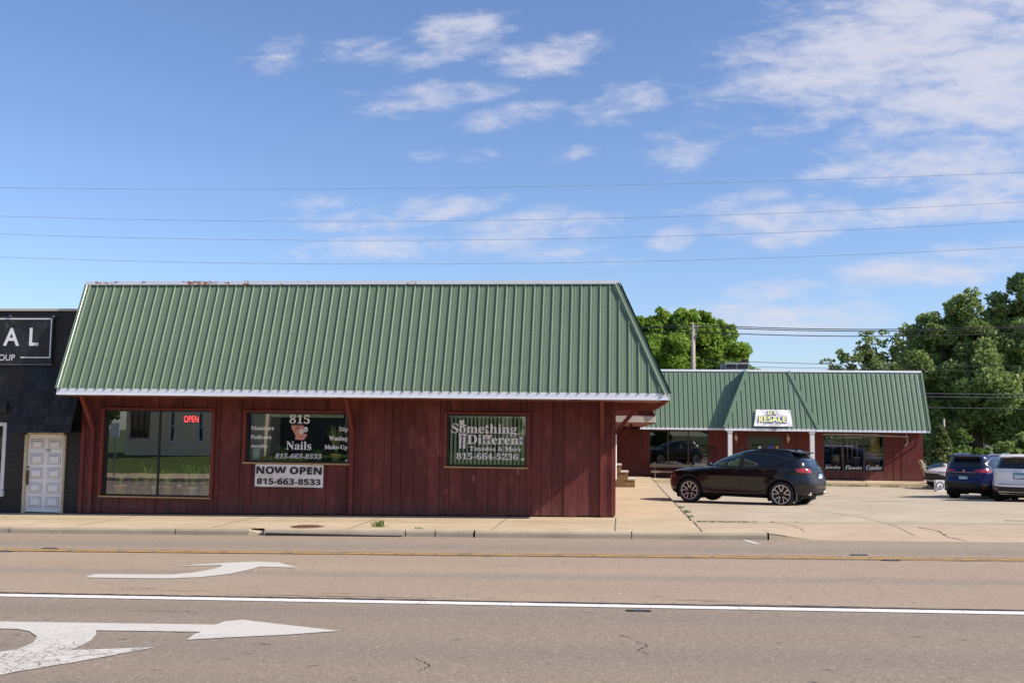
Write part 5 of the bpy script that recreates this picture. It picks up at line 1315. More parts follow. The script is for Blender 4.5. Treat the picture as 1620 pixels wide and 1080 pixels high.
# ---- black crossover
Kb = [(a_, b_, c_, d_+.17, e_, f_, g_) for (a_, b_, c_, d_, e_, f_, g_) in [(.24, 2.10, .34, -2.06, .80, 3.2, 3.4), (.28, 2.30, .38, -2.30, .90, 3.2, 3.6), (.42, 2.41, .50, -2.41, .935, 3.2, 4.0), (.62, 2.43, .68, -2.43, .950, 3.2, 4.2), (.78, 2.41, .84, -2.38, .960, 3.2, 4.2),
      (.90, 2.33, .96, -2.34, .955, 3.1, 4.2), (.98, 2.16, 1.05, -2.32, .945, 3.0, 4.4), (1.045, 1.75, 1.13, -2.27, .93, 2.9, 4.4), (1.10, 1.16, 1.20, -2.20, .895, 3.0, 4.4), (1.28, .80, 1.34, -2.12, .82, 3.2, 4.4), (1.45, .40, 1.50, -1.90, .735, 3.2, 4.2),
      (1.555, .08, 1.555, -1.84, .67, 3.2, 4.4), (1.605, -.12, 1.60, -1.78, .635, 3.0, 4.2), (1.645, -.42, 1.64, -1.62, .53, 3, 3.8), (1.655, -.6, 1.645, -1.2, .25, 3, 3)]]
glass_f = [(1.09, 1.14), (.80, 1.27), (.50, 1.42), (.26, 1.50), (-.12, 1.52), (-.05, 1.14)]
glass_r = [(-.24, 1.14), (-.20, 1.52), (-.86, 1.50), (-1.05, 1.27), (-.88, 1.18), (-.70, 1.15)]
glass_q = [(-.91, 1.495), (-1.10, 1.48), (-1.52, 1.385), (-1.32, 1.30), (-1.09, 1.25)]
out_w = [(1.13, 1.125), (.80, 1.285), (.50, 1.435), (.24, 1.525), (-.2, 1.545), (-.86, 1.525), (-1.12, 1.50), (-1.58, 1.385), (-1.32, 1.28), (-1.05, 1.215), (-.70, 1.13), (-.2, 1.12), (1.13, 1.125)]
specb = dict(paint=M['c_black'], Rw=.372, wheels=(1.50, -1.363), track=.815, cladz=.31, archtrim=.045, hollow=.50, crease=.86, xrear=-1.8, xfront=1.9,
    patches=[('window_surround', M['c_trim'], out_w, 'side'), ('front_window', M['cgf'], glass_f, 'side'), ('rear_door_window', M['cg'], glass_r, 'side'), ('quarter_window', M['cg'], glass_q, 'side'),
             ('windscreen', M['cg'], [(0, 1.14), (.80, 1.14), (.60, 1.52), (0, 1.54)], 'front'), ('rear_window', M['cg'], [(0, 1.20), (.74, 1.20), (.60, 1.50), (0, 1.51)], 'rear'),
             ('tail_light', M['tail'], [(-1.72, 1.115), (-1.95, 1.13), (-2.6, 1.12), (-2.6, 1.01), (-2.05, 1.00), (-1.88, 1.05)], 'side'), ('tail_light', M['tail'], [(.50, 1.00), (1.0, 1.0), (1.0, 1.12), (.52, 1.10)], 'rear'),
             ('tailgate_trim', M['c_trim'], [(0, .66), (.48, .66), (.52, .94), (.46, 1.02), (0, 1.03)], 'rear'), ('rear_diffuser', M['c_trim'], [(0, .30), (.95, .30), (.95, .50), (.7, .56), (0, .56)], 'rear'),
             ('rear_reflector', M['tail'], [(-2.22, .625), (-2.42, .63), (-2.42, .585), (-2.22, .58)], 'side'),
             ('marker_light', M['amber'], [(2.06, .74), (2.11, .74), (2.15, .88), (2.10, .88)], 'side')],
    strips=[('window_trim', M['c_trim'], [[(1.12, 1.128), (-.70, 1.135)], [(-.70, 1.135), (-1.06, 1.225), (-1.36, 1.29), (-1.58, 1.385)]], .010, .004),
            ('door_gap', M['c_under'], [[(1.02, .34), (.98, .95), (1.05, 1.10)], [(-.12, .34), (-.11, 1.12)], [(-.98, .62), (-.80, .42), (-.78, .34)], [(-.98, .62), (-1.02, .8), (-.86, 1.13)], [(1.02, .34), (-.78, .34)]], .011, .003),
            ('side_moulding', M['grey_metal'], [[(.86, .46), (-.70, .455)]], .009, .006), ('door_handle', M['chrome'], [[(.12, 1.005), (-.05, 1.01)], [(-.80, 1.045), (-.97, 1.05)]], .020, .022),
            ('lamp_strip', M['lampwhite'], [[(2.28, .90), (2.22, .80), (2.24, .66)]], .03, .006)],
    interior=(.9, -1.3, 1.2), mirror=(.86, 1.15))
SUVB_LOC = (4.02, 31.75, -.035)
sb, body_, bv_, sy_ = car('black_suv', 'glossy black crossover parked side-on in front of the rear shops, nose to the left', 'car', SUVB_LOC, R(180-29), Kb, specb, 'cars parked on the lot', tilt=0)
mb = MB(); mb.hexa([(-1.55,-.56,1.565),(-1.84,-.60,1.535),(-1.84,.60,1.535),(-1.55,.56,1.565),(-1.55,-.54,1.605),(-1.86,-.58,1.56),(-1.86,.58,1.56),(-1.55,.54,1.605)]); mb.build('spoiler', M['c_trim'], sb, bevel=.012)
mb = MB()
for s in (-1, 1): mb.tube([(.25, s*.60, 1.585), (-.2, s*.60, 1.64), (-1.0, s*.58, 1.648), (-1.55, s*.57, 1.62)], .018, 6)
mb.build('roof_rail', M['c_trim'], sb)
mb = MB(); mb.hexa([(-1.35,-.02,1.64),(-1.55,-.02,1.63),(-1.55,.02,1.63),(-1.35,.02,1.64),(-1.50,-.01,1.70),(-1.56,-.01,1.70),(-1.56,.01,1.70),(-1.50,.01,1.70)]); mb.build('antenna', M['c_black'], sb)
M['plate'] = plain('number_plate', (.55, .62, .72), .5, .3, 14); M['plateblue'] = plain('plate_blue', (.12, .38, .62), .5)
def plate(parent, x, y, z, w=.31, h=.16, frame=None, tiltz=.0, s='AB 12 345'):
    mb = MB(); mb.box(x-.012, x, y-w/2, y+w/2, z-h/2, z+h/2); p = mb.build('number_plate', M['plate'], parent)
    MB().box(x-.016, x-.012, y-w/2, y+w/2, z+h*.22, z+h/2).build('plate_band', M['plateblue'], p)
    if frame:
        mb = MB(); mb.box(x-.02, x-.0, y-w/2-.02, y-w/2, z-h/2-.02, z+h/2+.02); mb.box(x-.02, x, y+w/2, y+w/2+.02, z-h/2-.02, z+h/2+.02); mb.box(x-.02, x, y-w/2, y+w/2, z-h/2-.02, z-h/2); mb.box(x-.02, x, y-w/2, y+w/2, z+h/2, z+h/2+.02); mb.build('plate_frame', M['black'], p)
plate(sb, bv_.ray_cast(Vector((-5, 0, .88)), Vector((1, 0, 0)))[0].x-.004, 0, .88)
mb = MB()
for y in (-.62, .62): mb.lathe([(.035, -.01), (.045, 0), (.04, .06)], c=(-2.13, y, .40), n=14, axis='x')
mb.box(-2.15, -2.11, .52, .74, .365, .375); mb.build('exhaust_tip', M['chrome'], sb)
mb = MB()
for y in (-.3, -.15, 0, .15, .3): mb.box(-2.185, -2.06, y-.02, y+.02, .34, .46)
mb.build('diffuser_fin', M['c_trim'], sb)
mb = MB(); mb.lathe([(0, -.01), (.05, -.006), (.055, 0)], c=(-2.16, 0, 1.10), n=12, axis='x'); mb.box(-2.17, -2.155, -.10, .10, 1.085, 1.11); mb.build('badge', M['chrome'], sb)
mb = MB(); mb.bar((-1.95, .05, 1.28), (-2.03, -.35, 1.235), .02, .02); mb.build('wiper', M['c_trim'], sb)

# ---- upright SUVs seen from behind
def suv_keys(L, W, H, hood=1.02, rake=.20, belt=1.08, tail=.0):
    f, r, w = L/2, -L/2, W/2; b = belt
    return [(.26, f-.30, .36, r+.28, w*.84, 3.4, 4), (.32, f-.12, .42, r+.08, w*.95, 3.4, 4.6), (.48, f-.02, .52, r+.0, w*.985, 3.4, 5), (.66, f, .70, r+.02, w, 3.4, 5), (.84, f-.03, .86, r+.08, w, 3.2, 5.2),
            (hood-.08, f-.12, b-.10, r+.10, w*.995, 3.1, 5.2), (hood, f-.35, b-.02, r+.12, w*.98, 3.0, 5.2), (hood+.06, f-.85, b+.04, r+.15, w*.965, 3.0, 5.2), (hood+.10, f-1.22, b+.08, r+.17, w*.945, 3.0, 5),
            (H-.40, f-1.62, H-.36, r+.17+rake*.35, w*.87, 3.2, 4.8), (H-.20, f-1.98, H-.17, r+.17+rake*.8, w*.79, 3.2, 4.6), (H-.09, f-2.22, H-.085, r+.15+rake, w*.725, 3.2, 4.6), (H-.045, f-2.40, H-.05, r+.22+rake, w*.66, 3.2, 4.2), (H-.01, f-2.75, H-.015, r+.6+rake, w*.5, 3, 3.6), (H, f-2.95, H, r+1.0+rake, w*.25, 3, 3)]
def suv(name, label, loc, yaw, L, W, H, paint, rear, col_tail, group='cars parked on the lot', glass='cg', side_extra=(), rw=.365, rake=.20, hood=1.02, belt=1.08, rails=True, pitch=0):
    K = suv_keys(L, W, H, hood, rake, belt); f, r, w = L/2, -L/2, W/2; b = belt+.06; t_ = H-.15
    o_ = [(f-1.18, b-.01), (f-1.95, t_+.0), (f-2.3, t_+.035), (r+.85, t_+.02), (r+.42, b+.22), (r+.62, b+.0)]
    fw = [(f-1.28, b+.02), (f-1.97, t_-.03), (f-2.30, t_), (f-2.34, b+.02)]; rwd = [(f-2.44, b+.02), (f-2.42, t_), (f-3.15, t_-.0), (f-3.28, b+.02)]; qw = [(f-3.38, b+.02), (f-3.25, t_), (r+.82, t_-.02), (r+.50, b+.20), (r+.66, b+.03)]
    sp = dict(paint=paint, Rw=rw, wheels=(f-.93, r+1.02), track=w-.145, cladz=.36, archtrim=.06, hollow=.5, crease=.9, xrear=r+.55, xfront=f-.6,
        patches=[('window_surround', M['c_trim'], o_, 'side'), ('front_window', M[glass], fw, 'side'), ('rear_door_window', M[glass], rwd, 'side'), ('quarter_window', M[glass], qw, 'side'),
                 ('windscreen', M[glass], [(0, hood+.12), (w*.86, hood+.12), (w*.70, t_-.0), (0, t_+.02)], 'front')]+rear+list(side_extra),
        strips=[('window_trim', M['chrome'], [[(f-1.20, b-.01), (r+.62, b-.005)], [(f-1.20, b-.01), (f-1.97, t_+.0), (f-2.3, t_+.045), (r+.85, t_+.03), (r+.42, b+.22), (r+.62, b)]], .016, .005), ('door_gap', M['c_under'], [[(f-1.25, .4), (f-1.30, b-.05)], [(f-2.39, .4), (f-2.39, b)], [(f-3.30, .75), (f-3.36, b)]], .012, .003),
                ('door_handle', M['chrome'], [[(f-2.15, .98), (f-2.32, .98)], [(f-3.05, 1.0), (f-3.22, 1.0)]], .02, .02)],
        mirror=(f-1.42, b+.02), pitch=pitch)
    root, body, bv, sy = car(name, label, 'car', loc, yaw, K, sp, group)
    if rails:
        mb = MB()
        for s in (-1, 1): mb.tube([(f-2.4, s*(w*.70), H-.055), (f-2.55, s*w*.70, H+.0), (r+.9, s*w*.69, H+.0), (r+.72, s*w*.69, H-.06)], .018, 6)
        mb.build('roof_rail', M['chrome'], root)
    mb = MB(); mb.hexa([(r+.55,-w*.66,H-.055),(r+.12,-w*.66,H-.10),(r+.12,w*.66,H-.10),(r+.55,w*.66,H-.055),(r+.55,-w*.64,H-.02),(r+.10,-w*.64,H-.065),(r+.10,w*.64,H-.065),(r+.55,w*.64,H-.02)]); mb.build('spoiler', paint, root, bevel=.012)
    MB().box(r+.095, r+.11, -.18, .18, H-.092, H-.074).build('brake_light', M['tail'], root)
    return root, bv
def rear_hit(bv, y, z):
    h = bv.ray_cast(Vector((-5, y, z)), Vector((1, 0, 0))); return h[0].x
# blue one
w = .92
rearb = [('rear_window', M['cg'], [(0, 1.20), (.80, 1.20), (.66, 1.56), (0, 1.57)], 'rear'), ('tail_light', M['tail'], [(.30, 1.10), (.45, 1.15), (1.0, 1.16), (1.0, 1.05), (.52, 1.02)], 'rear'),
         ('tailgate_trim', M['c_trim'], [(0, .93), (.50, .93), (.58, .99), (0, 1.0)], 'rear'), ('bumper_trim', M['c_trim'], [(0, .36), (1.0, .36), (1.0, .46), (.80, .62), (.60, .66), (0, .66)], 'rear'), ('rear_reflector', M['tail'], [(.60, .43), (.78, .43), (.78, .475), (.60, .475)], 'rear')]
BLUE_LOC, WHITE_LOC = (14.35, 41.3, -.27), (14.62, 38.0, -.21)
bl, bvb = suv('blue_suv', 'metallic dark blue SUV seen from behind, standing left of the white SUV', BLUE_LOC, R(90-42), 4.65, 1.84, 1.69, M['c_blue'], rearb, None, side_extra=[('tail_light', M['tail'], [(-2.4, 1.16), (-2.4, 1.05), (-2.02, 1.09), (-1.86, 1.16)], 'side')])
plate(bl, rear_hit(bvb, 0, .82)-.004, 0, .82)
mb = MB(); xx = rear_hit(bvb, 0, 1.08)-.004
for k in range(6):
    a = k*math.pi/3; mb.bar((xx-.01, .0, 1.085), (xx-.01, .055*math.cos(a), 1.085+.055*math.sin(a)), .022, .01, up=(1, 0, 0))
mb.build('badge', M['chrome'], bl); mb = MB(); mb.box(rear_hit(bvb, 0, 1.03)-.012, rear_hit(bvb, 0, 1.03)-.002, -.45, .45, 1.028, 1.04); mb.build('tailgate_strip', M['chrome'], bl)
mb = MB(); mb.bar((rear_hit(bvb, .05, 1.22)-.02, .05, 1.21), (rear_hit(bvb, -.3, 1.27)-.02, -.33, 1.25), .02, .02); mb.build('wiper', M['c_trim'], bl)
rearw = [('rear_window', M['cg'], [(0, 1.22), (.82, 1.22), (.70, 1.55), (.64, 1.58), (0, 1.60)], 'rear'), ('tail_light', M['tail'], [(.86, .90), (1.0, .90), (1.0, 1.16), (.86, 1.16)], 'rear'),
         ('bumper_trim', M['c_trim'], [(0, .34), (1.0, .34), (1.0, .63), (0, .63)], 'rear'), ('rear_reflector', M['tail'], [(.66, .50), (.86, .50), (.86, .545), (.66, .545)], 'rear')]
wh, bvw = suv('white_suv', 'white SUV seen from behind, cut by the right edge of the picture', WHITE_LOC, R(90-30), 4.80, 1.90, 1.70, M['c_white'], rearw, None, belt=1.12, side_extra=[('tail_light', M['tail'], [(-2.5, 1.16), (-2.5, .90), (-2.33, .90), (-2.33, 1.16)], 'side')])
plate(wh, rear_hit(bvw, 0, .98)-.004, 0, .98, frame=True)
for body_t, y0, y1, z0, z1 in (('SORENTO', -.40, .40, .765, .80), ('KIA', -.13, .13, 1.12, 1.165)):
    xx = rear_hit(bvw, 0, (z0+z1)/2)-.006; o_ = lettering(body_t, y0, y1, z0, z1, 0, M['chrome'], 'lettering', 'sans', .01, 0, wh)
    for v in o_.data.vertices: v.co = (xx, -v.co.x, v.co.z)
for z, h_, m_ in ((.70, .012, 'c_trim'), (.44, .02, 'chrome'), (.36, .014, 'chrome')):
    xx = rear_hit(bvw, 0, z)-.008; MB().box(xx-.006, xx+.02, -.66, .66, z, z+h_).build('bumper_strip', M[m_], wh)
mb = MB(); mb.box(rear_hit(bvw, 0, .9)-.0, 0, 0, 0, 0, 0) if False else None
# ---- cars beyond the rear shop
rear0 = [('rear_window', M['cgb'], [(0, 1.18), (.78, 1.18), (.64, 1.5), (0, 1.52)], 'rear')]
head = lambda z0, z1: [('headlight', M['lampwhite'], [(1.72, z0), (2.10, z1), (2.5, z1-.02), (2.5, z0-.04)], 'side'), ('headlight', M['lampwhite'], [(.45, z0-.03), (1.0, z0-.02), (1.0, z1), (.5, z1-.02)], 'front'), ('grille', M['c_trim'], [(0, .42), (.62, .42), (.68, .62), (.40, z0), (0, z0)], 'front')]
gf = 'cars beyond the end of the rear shop'
suv('navy_crossover', 'dark slate crossover mostly hidden behind the leaning log and the navy car', (18.2, 60.5, -.83), R(184), 4.6, 1.85, 1.50, M['c_slate'], rear0+head(.78, .90), None, gf, glass='cgb', rails=False, hood=.96, belt=1.0)
suv('navy_sedan', 'navy car with a sloping bluish windscreen behind the pale rosy car', (18.4, 55.6, -.62), R(194), 4.7, 1.85, 1.48, M['c_navy'], rear0+head(.78, .88), None, gf, glass='cgb', rails=False, hood=.92, belt=.98)
suv('rosy_white_car', 'pale rosy-white car whose lit front shows between the emblem block and the blue SUV', (16.32, 49.1, -.30), R(203), 4.6, 1.84, 1.55, M['c_pink'], rear0+head(.72, .84), None, gf, glass='cgb', rails=False, hood=.92, belt=.98)

# ------------------------------------------------------------------ trees
def mk_leaf(name, cols, trans=.35):
    t = NT(name); isl = t.island(); big = t.noise(.35, 3, .5); 
    cr = t.mix(t.rng(isl, 0, 1), cols[0], cols[1]); c = t.mix(t.rng(big, .4, .62), cr, t.mix(.5, cr, cols[2]))
    tl = t.n.new('ShaderNodeBsdfTranslucent'); t.put(tl.inputs['Color'], t.mix(.5, c, tuple(min(1, v*1.9) for v in cols[1])))
    mx = t.n.new('ShaderNodeMixShader'); mx.inputs[0].default_value = trans
    t.set(col=c, rough=.55, spec=.35); t.l.new(t.b.outputs[0], mx.inputs[1]); t.l.new(tl.outputs[0], mx.inputs[2]); t.l.new(mx.outputs[0], t.out.inputs[0]); return t.m
M['lf_maple'] = mk_leaf('maple_leaf', ((.12, .20, .024), (.25, .37, .05), (.26, .36, .07)), .38)
M['lf_oak'] = mk_leaf('oak_leaf', ((.13, .20, .06), (.30, .37, .12), (.20, .28, .085)), .3)
M['lf_lace'] = mk_leaf('lacy_leaf', ((.14, .20, .055), (.28, .34, .10), (.20, .25, .075)), .35)
M['lf_spruce'] = mk_leaf('spruce_needle', ((.09, .13, .035), (.17, .20, .06), (.07, .10, .03)), .2)
M['lf_purple'] = mk_leaf('purple_leaf', ((.035, .010, .014), (.07, .02, .025), (.05, .015, .02)), .2)
M['lf_shrub'] = mk_leaf('shrub_leaf', ((.05, .10, .014), (.13, .20, .03), (.08, .14, .02)), .35)
M['trunk'] = plain('tree_bark', (.085, .068, .052), .9, .4, 9)
def leaves(name, parent, centers, radii, per, size, mat, seed, flat=.8, droop=0.):
    rg = np.random.default_rng(seed); C = []
    for (c, r, n) in zip(centers, radii, per):
        d = rg.normal(size=(n, 3)); d /= np.linalg.norm(d, axis=1, keepdims=True); rr = r*rg.uniform(.25, 1, n)**.55
        p = np.array(c)+d*rr[:, None]*np.array([1, 1, flat]); C.append(p)
    P = np.concatenate(C); n = len(P); s = size*rg.uniform(.6, 1.35, n)
    a = rg.normal(size=(n, 3)); a[:, 2] *= .7; a /= np.linalg.norm(a, axis=1, keepdims=True); b = rg.normal(size=(n, 3)); b -= (b*a).sum(1)[:, None]*a; b /= np.linalg.norm(b, axis=1, keepdims=True)
    nrm = np.cross(a, b)
    v = np.stack([P-a*s[:, None]*.6, P+b*s[:, None]*.42+nrm*s[:, None]*.1, P+a*s[:, None]*.7, P-b*s[:, None]*.42+nrm*s[:, None]*.1], 1).reshape(-1, 3)
    me = bpy.data.meshes.new(name); me.vertices.add(4*n); me.vertices.foreach_set('co', v.ravel())
    me.loops.add(4*n); me.loops.foreach_set('vertex_index', np.arange(4*n)); me.polygons.add(n); me.polygons.foreach_set('loop_start', np.arange(0, 4*n, 4)); me.polygons.foreach_set('loop_total', np.full(n, 4))
    me.update(calc_edges=True); me.materials.append(mat)
    return link_mesh(name, me, parent)
def tree(name, label, x, y, z, height, blobs, leaf, size, dens, seed, trunk_r=.3, group=None, cat='tree', fork=.3, sub=5, subr=.42, limbs=True, spread=.85):
    """blobs: (dx, dy, dz, r) main masses; each filled with smaller leaf clusters fed by limbs"""
    rn = random.Random(seed); o = thing(name, label, cat, (x, y, z), 0, group)
    mb = MB(); fk = Vector((0, 0, height*fork)); mb.tube([(0, 0, -1.0), (rn.uniform(-.1, .1), 0, height*fork*.5), fk], [trunk_r*1.25, trunk_r, trunk_r*.8], 10)
    cen, rad, per = [], [], []
    for (dx, dy, dz, r) in blobs:
        c = Vector((dx, dy, dz)); m = fk.lerp(c, .5)+Vector((rn.uniform(-.3, .3), 0, -r*.15))
        if limbs: mb.tube([fk, m, c], [trunk_r*.55, trunk_r*.35, trunk_r*.12], 7)
        k = max(3, int(sub*r*r/2))
        for _ in range(k):
            d = Vector((rn.gauss(0, 1), rn.gauss(0, 1), rn.gauss(0, 1))).normalized()
            q = c+Vector((d.x, d.y, d.z*.85))*r*rn.uniform(.35, 1.0)*spread; rr = r*subr*rn.uniform(.6, 1.25)
            if limbs and rn.random() < .5: mb.tube([c.lerp(q, -.1), c.lerp(q, .5)+Vector((0, 0, -.1)), q], [trunk_r*.14, trunk_r*.09, trunk_r*.03], 5, cap=False)
            cen.append(tuple(q)); rad.append(rr); per.append(max(12, int(dens*rr*rr)))
    mb.build('trunk', M['trunk'], o, smooth=True)
    leaves('crown', o, cen, rad, per, size, leaf, seed)
    return o
rn = random.Random(2)
mp = [(-3.5,0,7.5,2.4),(-1.2,-1,9.8,2.6),(1.0,0,11.2,2.3),(-1.6,0,12.0,1.8),(3.2,0,9.4,2.4),(4.9,0,7.9,1.9),(2.0,-1,7.2,2.6),(0,1,7,3.0),(-4.4,0,10.0,1.7),(.2,0,13.0,1.2),(3.2,0,11.6,1.3),(-3.2,0,11.8,1.5),(5.6,0,6.4,1.6),(1.6,0,12.8,1.0)]
mp = [(a, b, c-1.25, d) for a, b, c, d in mp]+[(.3,0,11.2,1.6),(-1.2,.5,10.4,2.0),(1.8,.5,10.3,1.9),(3.4,.5,8.8,2.0),(-3,.5,9.4,2.0),(-4.8,0,8.0,1.9),(5.2,0,6.9,1.6)]
tree('maple_tree', 'round bright green maple rising behind the rear shop roof and the utility pole', 5.0, 80, -.4, 14, mp, M['lf_maple'], .21, 560, 3, .32, 'broad trees behind the shops', sub=17, subr=.30)
lc0 = [(0,0,7.5,2.2),(-2.8,0,8.6,1.7),(2.2,0,9.3,1.9),(-4.6,0,7.4,1.2),(-1.2,0,10.6,1.5),(1.4,0,11.6,1.5),(4.2,0,11.3,1.4),(-3.0,0,6.2,1.6),(4.4,0,8.2,2.0),(-5.6,0,6.4,1.0),(-.6,0,12.3,.9),(3.0,0,12.4,.9),(-3.9,0,9.9,.8),(1,0,5.5,2.4)]
lc = [(-4.2,0,7.6,1.3),(-2.8,0,8.6,1.5),(-3.4,0,6.6,1.6),(-1.3,0,9.5,1.6),(-1.0,0,7.6,2.0),(0,0,10.4,1.1),(1.4,0,9.6,1.7),(1.6,0,7.6,2.2),(3.0,0,10.2,1.2),(4.3,0,9.2,1.9),(4.4,0,7.2,2.0),(-2.6,0,9.9,.7),(.6,0,11.0,.6),(3.2,0,11.1,.9),(-2.2,0,10.6,.9),(4.6,0,10.6,1.1),(.9,0,10.9,1.0),(-4.9,0,8.4,.8),(0,0,5.2,2.6)]
tree('lacy_tree', 'open yellowish green tree with sky gaps behind the right end of the rear shop roof', 22.3, 85, -.4, 12, lc, M['lf_lace'], .20, 300, 5, .32, 'broad trees behind the shops', sub=14, subr=.27, spread=1.05)
ok1 = [(0,0,7,3.4),(-3.0,0,9.0,2.6),(0,0,11.5,2.8),(3.2,0,10,2.8),(-2.8,0,12.6,1.9),(-.6,0,14.6,1.7),(2.6,0,14.2,2.0),(-4.6,0,6.0,2.4),(4.6,0,6.5,2.8),(-2.5,0,3.8,2.6),(2.5,0,4.2,2.8),(4.8,0,13.2,1.8),(-4.9,0,10.6,1.3),(0,-2,8,3)]
ok1 = [(a, b, c*.80, d) for a, b, c, d in ok1]
tree('oak_tree', 'large dense oak whose windswept crown stands right of the rear shop', 25.6, 76, -.4, 15, ok1, M['lf_oak'], .22, 420, 7, .45, 'broad trees behind the shops', sub=14, subr=.31)
ok2 = [(0,0,7,3.6),(-3.0,0,10.0,2.8),(0,0,12.5,3.0),(3.4,0,11,3),(-2.0,0,15.2,2.0),(.8,0,16.8,1.9),(3.4,0,15.2,2.2),(-3.6,0,5.2,2.8),(4.6,0,6.5,2.8),(-1.5,0,3.4,2.8),(2.5,0,3.6,2.8),(-.8,0,18.2,1.1)]
ok2 = [(a-.9, b, c*.84, d) for a, b, c, d in ok2]
tree('oak_tree', 'tallest oak, cut by the right edge of the picture', 32.4, 75, -.4, 18, ok2, M['lf_oak'], .22, 420, 8, .5, 'broad trees behind the shops', sub=14, subr=.31)
ok3 = [(0,0,5,3),(-3,0,4,2.6),(3,0,4.4,2.8),(0,0,8,2.6),(-2,0,7,2.2),(2.5,0,7,2.4),(5,0,5,2.4),(-5,0,5.5,2.2)]
tree('dark_tree', 'dark low tree closing the view behind the parked cars', 28.5, 88, -.4, 10, ok3, M['lf_oak'], .22, 420, 9, .35, 'broad trees behind the shops', sub=14, subr=.31)
tree('dark_tree', 'dark leafy tree directly behind the small spruce', 21.6, 92, -.4, 9, [(0,0,4,3),(-2.4,0,6.5,2.2),(2,0,6.8,2.2),(0,0,2.4,2.6),(3.6,0,3.6,2.4)], M['lf_oak'], .22, 420, 10, .3, 'broad trees behind the shops', sub=14, subr=.31)
tree('purple_tree', 'small purple-leaved tree top peeping over the rooftop unit', 9.4, 76, -.4, 7, [(0,0,7.1,.7),(-.5,0,6.3,.8),(.6,0,6.9,.5),(.1,0,7.8,.4)], M['lf_purple'], .22, 300, 12, .12, sub=10, subr=.4)
def spruce(x, y, z, h, r, label, seed, n=2600):
    rg = np.random.default_rng(seed); o = thing('spruce_tree', label, 'tree', (x, y, z)); MB().tube([(0, 0, -.8), (0, 0, h)], [.12, .02], 8).build('trunk', M['trunk'], o)
    cen, rad, per = [], [], []
    for k in range(150):
        t_ = rg.uniform(0, 1)**.9; a = rg.uniform(0, 6.28); rr = r*(1-t_)**.8*rg.uniform(.3, 1.0)+.05; cen.append((rr*math.cos(a), rr*math.sin(a), h*.06+h*.94*t_-rr*.2)); rad.append(.16+.34*(1-t_)); per.append(n//150)
    leaves('crown', o, cen, rad, per, .15, M['lf_spruce'], seed, .6); return o
spruce(19.5, 64, -.4, 3.1, 1.0, 'small yellowish spruce beside the right corner of the rear shop', 21, 5200)
for i, (x, y, s, lab) in enumerate(((21.2, 66, 1.25, 'bright leafy shrub right of the spruce'), (23.0, 67, 1.0, 'rounded shrub in front of the white house wall'), (26.0, 69, 1.5, 'tall dark shrub above the roof of the blue SUV'), (29.6, 69, 1.5, 'wide shrub above the white SUV'))):
    tree('shrub', lab, x, y, -.4, 2*s, [(0,0,.8*s,.9*s),(-.7*s,0,1.2*s,.7*s),(.7*s,0,1.0*s,.8*s),(.1,0,1.8*s,.6*s)], M['lf_shrub'] if i < 2 else M['lf_oak'], .20, 520, 40+i, .06, 'shrubs behind the cars', 'shrub', sub=8, subr=.45, limbs=False)

# ---- white house seen through the leaves
M['siding_w'] = mk_white('white_siding', (.62, .64, .62), .25)
h = thing('white_house', 'pale house wall glimpsed between the trunks above the rosy car', 'house', (26.5, 84, -.4))
mb = MB()
for k in range(18): mb.hexa([(-4,-.03,k*.16),(3.5,-.03,k*.16),(3.5,0,k*.16),(-4,0,k*.16),(-4,-.008,k*.16+.158),(3.5,-.008,k*.16+.158),(3.5,0,k*.16+.158),(-4,0,k*.16+.158)])
mb.build('wall', M['siding_w'], h); MB().box(-4, 3.5, .0, 6, -.8, 2.9).build('body', M['siding_w'], h)
mb = MB(); mb.poly_prism([(-4.3, -.4, 2.85), (3.8, -.4, 2.85), (3.8, 3, 4.4), (-4.3, 3, 4.4)], (0, 0, .12)); mb.poly_prism([(-4.3, 6.4, 2.85), (3.8, 6.4, 2.85), (3.8, 3, 4.4), (-4.3, 3, 4.4)], (0, 0, .12)); mb.build('roof', M['tar'], h)
for x in (-2.4, 1.2): w_ = MB().box(x-.45, x+.45, -.08, -.03, .9, 2.1).build('window', M['white'], h); MB().box(x-.38, x+.38, -.09, -.081, .97, 2.03).build('pane', M['cg'], w_)

# ------------------------------------------------------------------ poles and wires
t = NT('weathered_pole'); n_ = t.noise(3, 7, .7, (8, 8, .5)); M['pole'] = t.set(col=t.mix(t.rng(n_, .35, .65), (.28, .22, .18), (.46, .39, .34)), rough=.9)
def pole(x, y, z0, z1, label, r=.15, bare=False):
    o = thing('utility_pole', label, 'utility pole', (x, y, z0)); MB().tube([(0, 0, 0), (.02, 0, z1-z0)], [r*1.2, r*.9], 12).build('shaft', M['pole'], o, smooth=True)
    if bare: return o
    mb = MB(); mb.bar((.1, -.1, z1-z0-.1), (.32, -.1, z1-z0-.2), .08, .08); mb.bar((.32, -.1, z1-z0-.2), (.22, -.1, z1-z0-.9), .07, .07); mb.build('arm', M['grey_metal'], o)
    mb = MB(); mb.lathe([(0, 0), (.06, .02), (.05, .1), (.06, .16), (0, .2)], c=(.0, 0, z1-z0)); mb.lathe([(0, 0), (.05, .02), (.05, .12), (0, .14)], c=(.3, -.1, z1-z0-.12)); mb.build('insulator', M['white'], o); return o
pole(5.27, 70, -.95, 9.42, 'weathered wooden utility pole standing before the maple')
M['wire'] = plain('wire_dark', (.05, .055, .065), .5); M['wireb'] = plain('wire_black', (.012, .012, .013), .6)
def wire(a, b, sag, r, label, group, mat='wire', n=28):
    P = []
    for k in range(n+1):
        t_ = k/n; p = Vector(a).lerp(Vector(b), t_); p.z -= 4*sag*t_*(1-t_); P.append(tuple(p))
    mb = MB(); mb.tube(P, r, 5, cap=False); return setp(mb.build('power_line', M[mat], smooth=True), label, 'power line', group)
M['wiresky'] = plain('wire_grey_blue', (.24, .33, .44), .5)
g1 = 'overhead lines along the street'
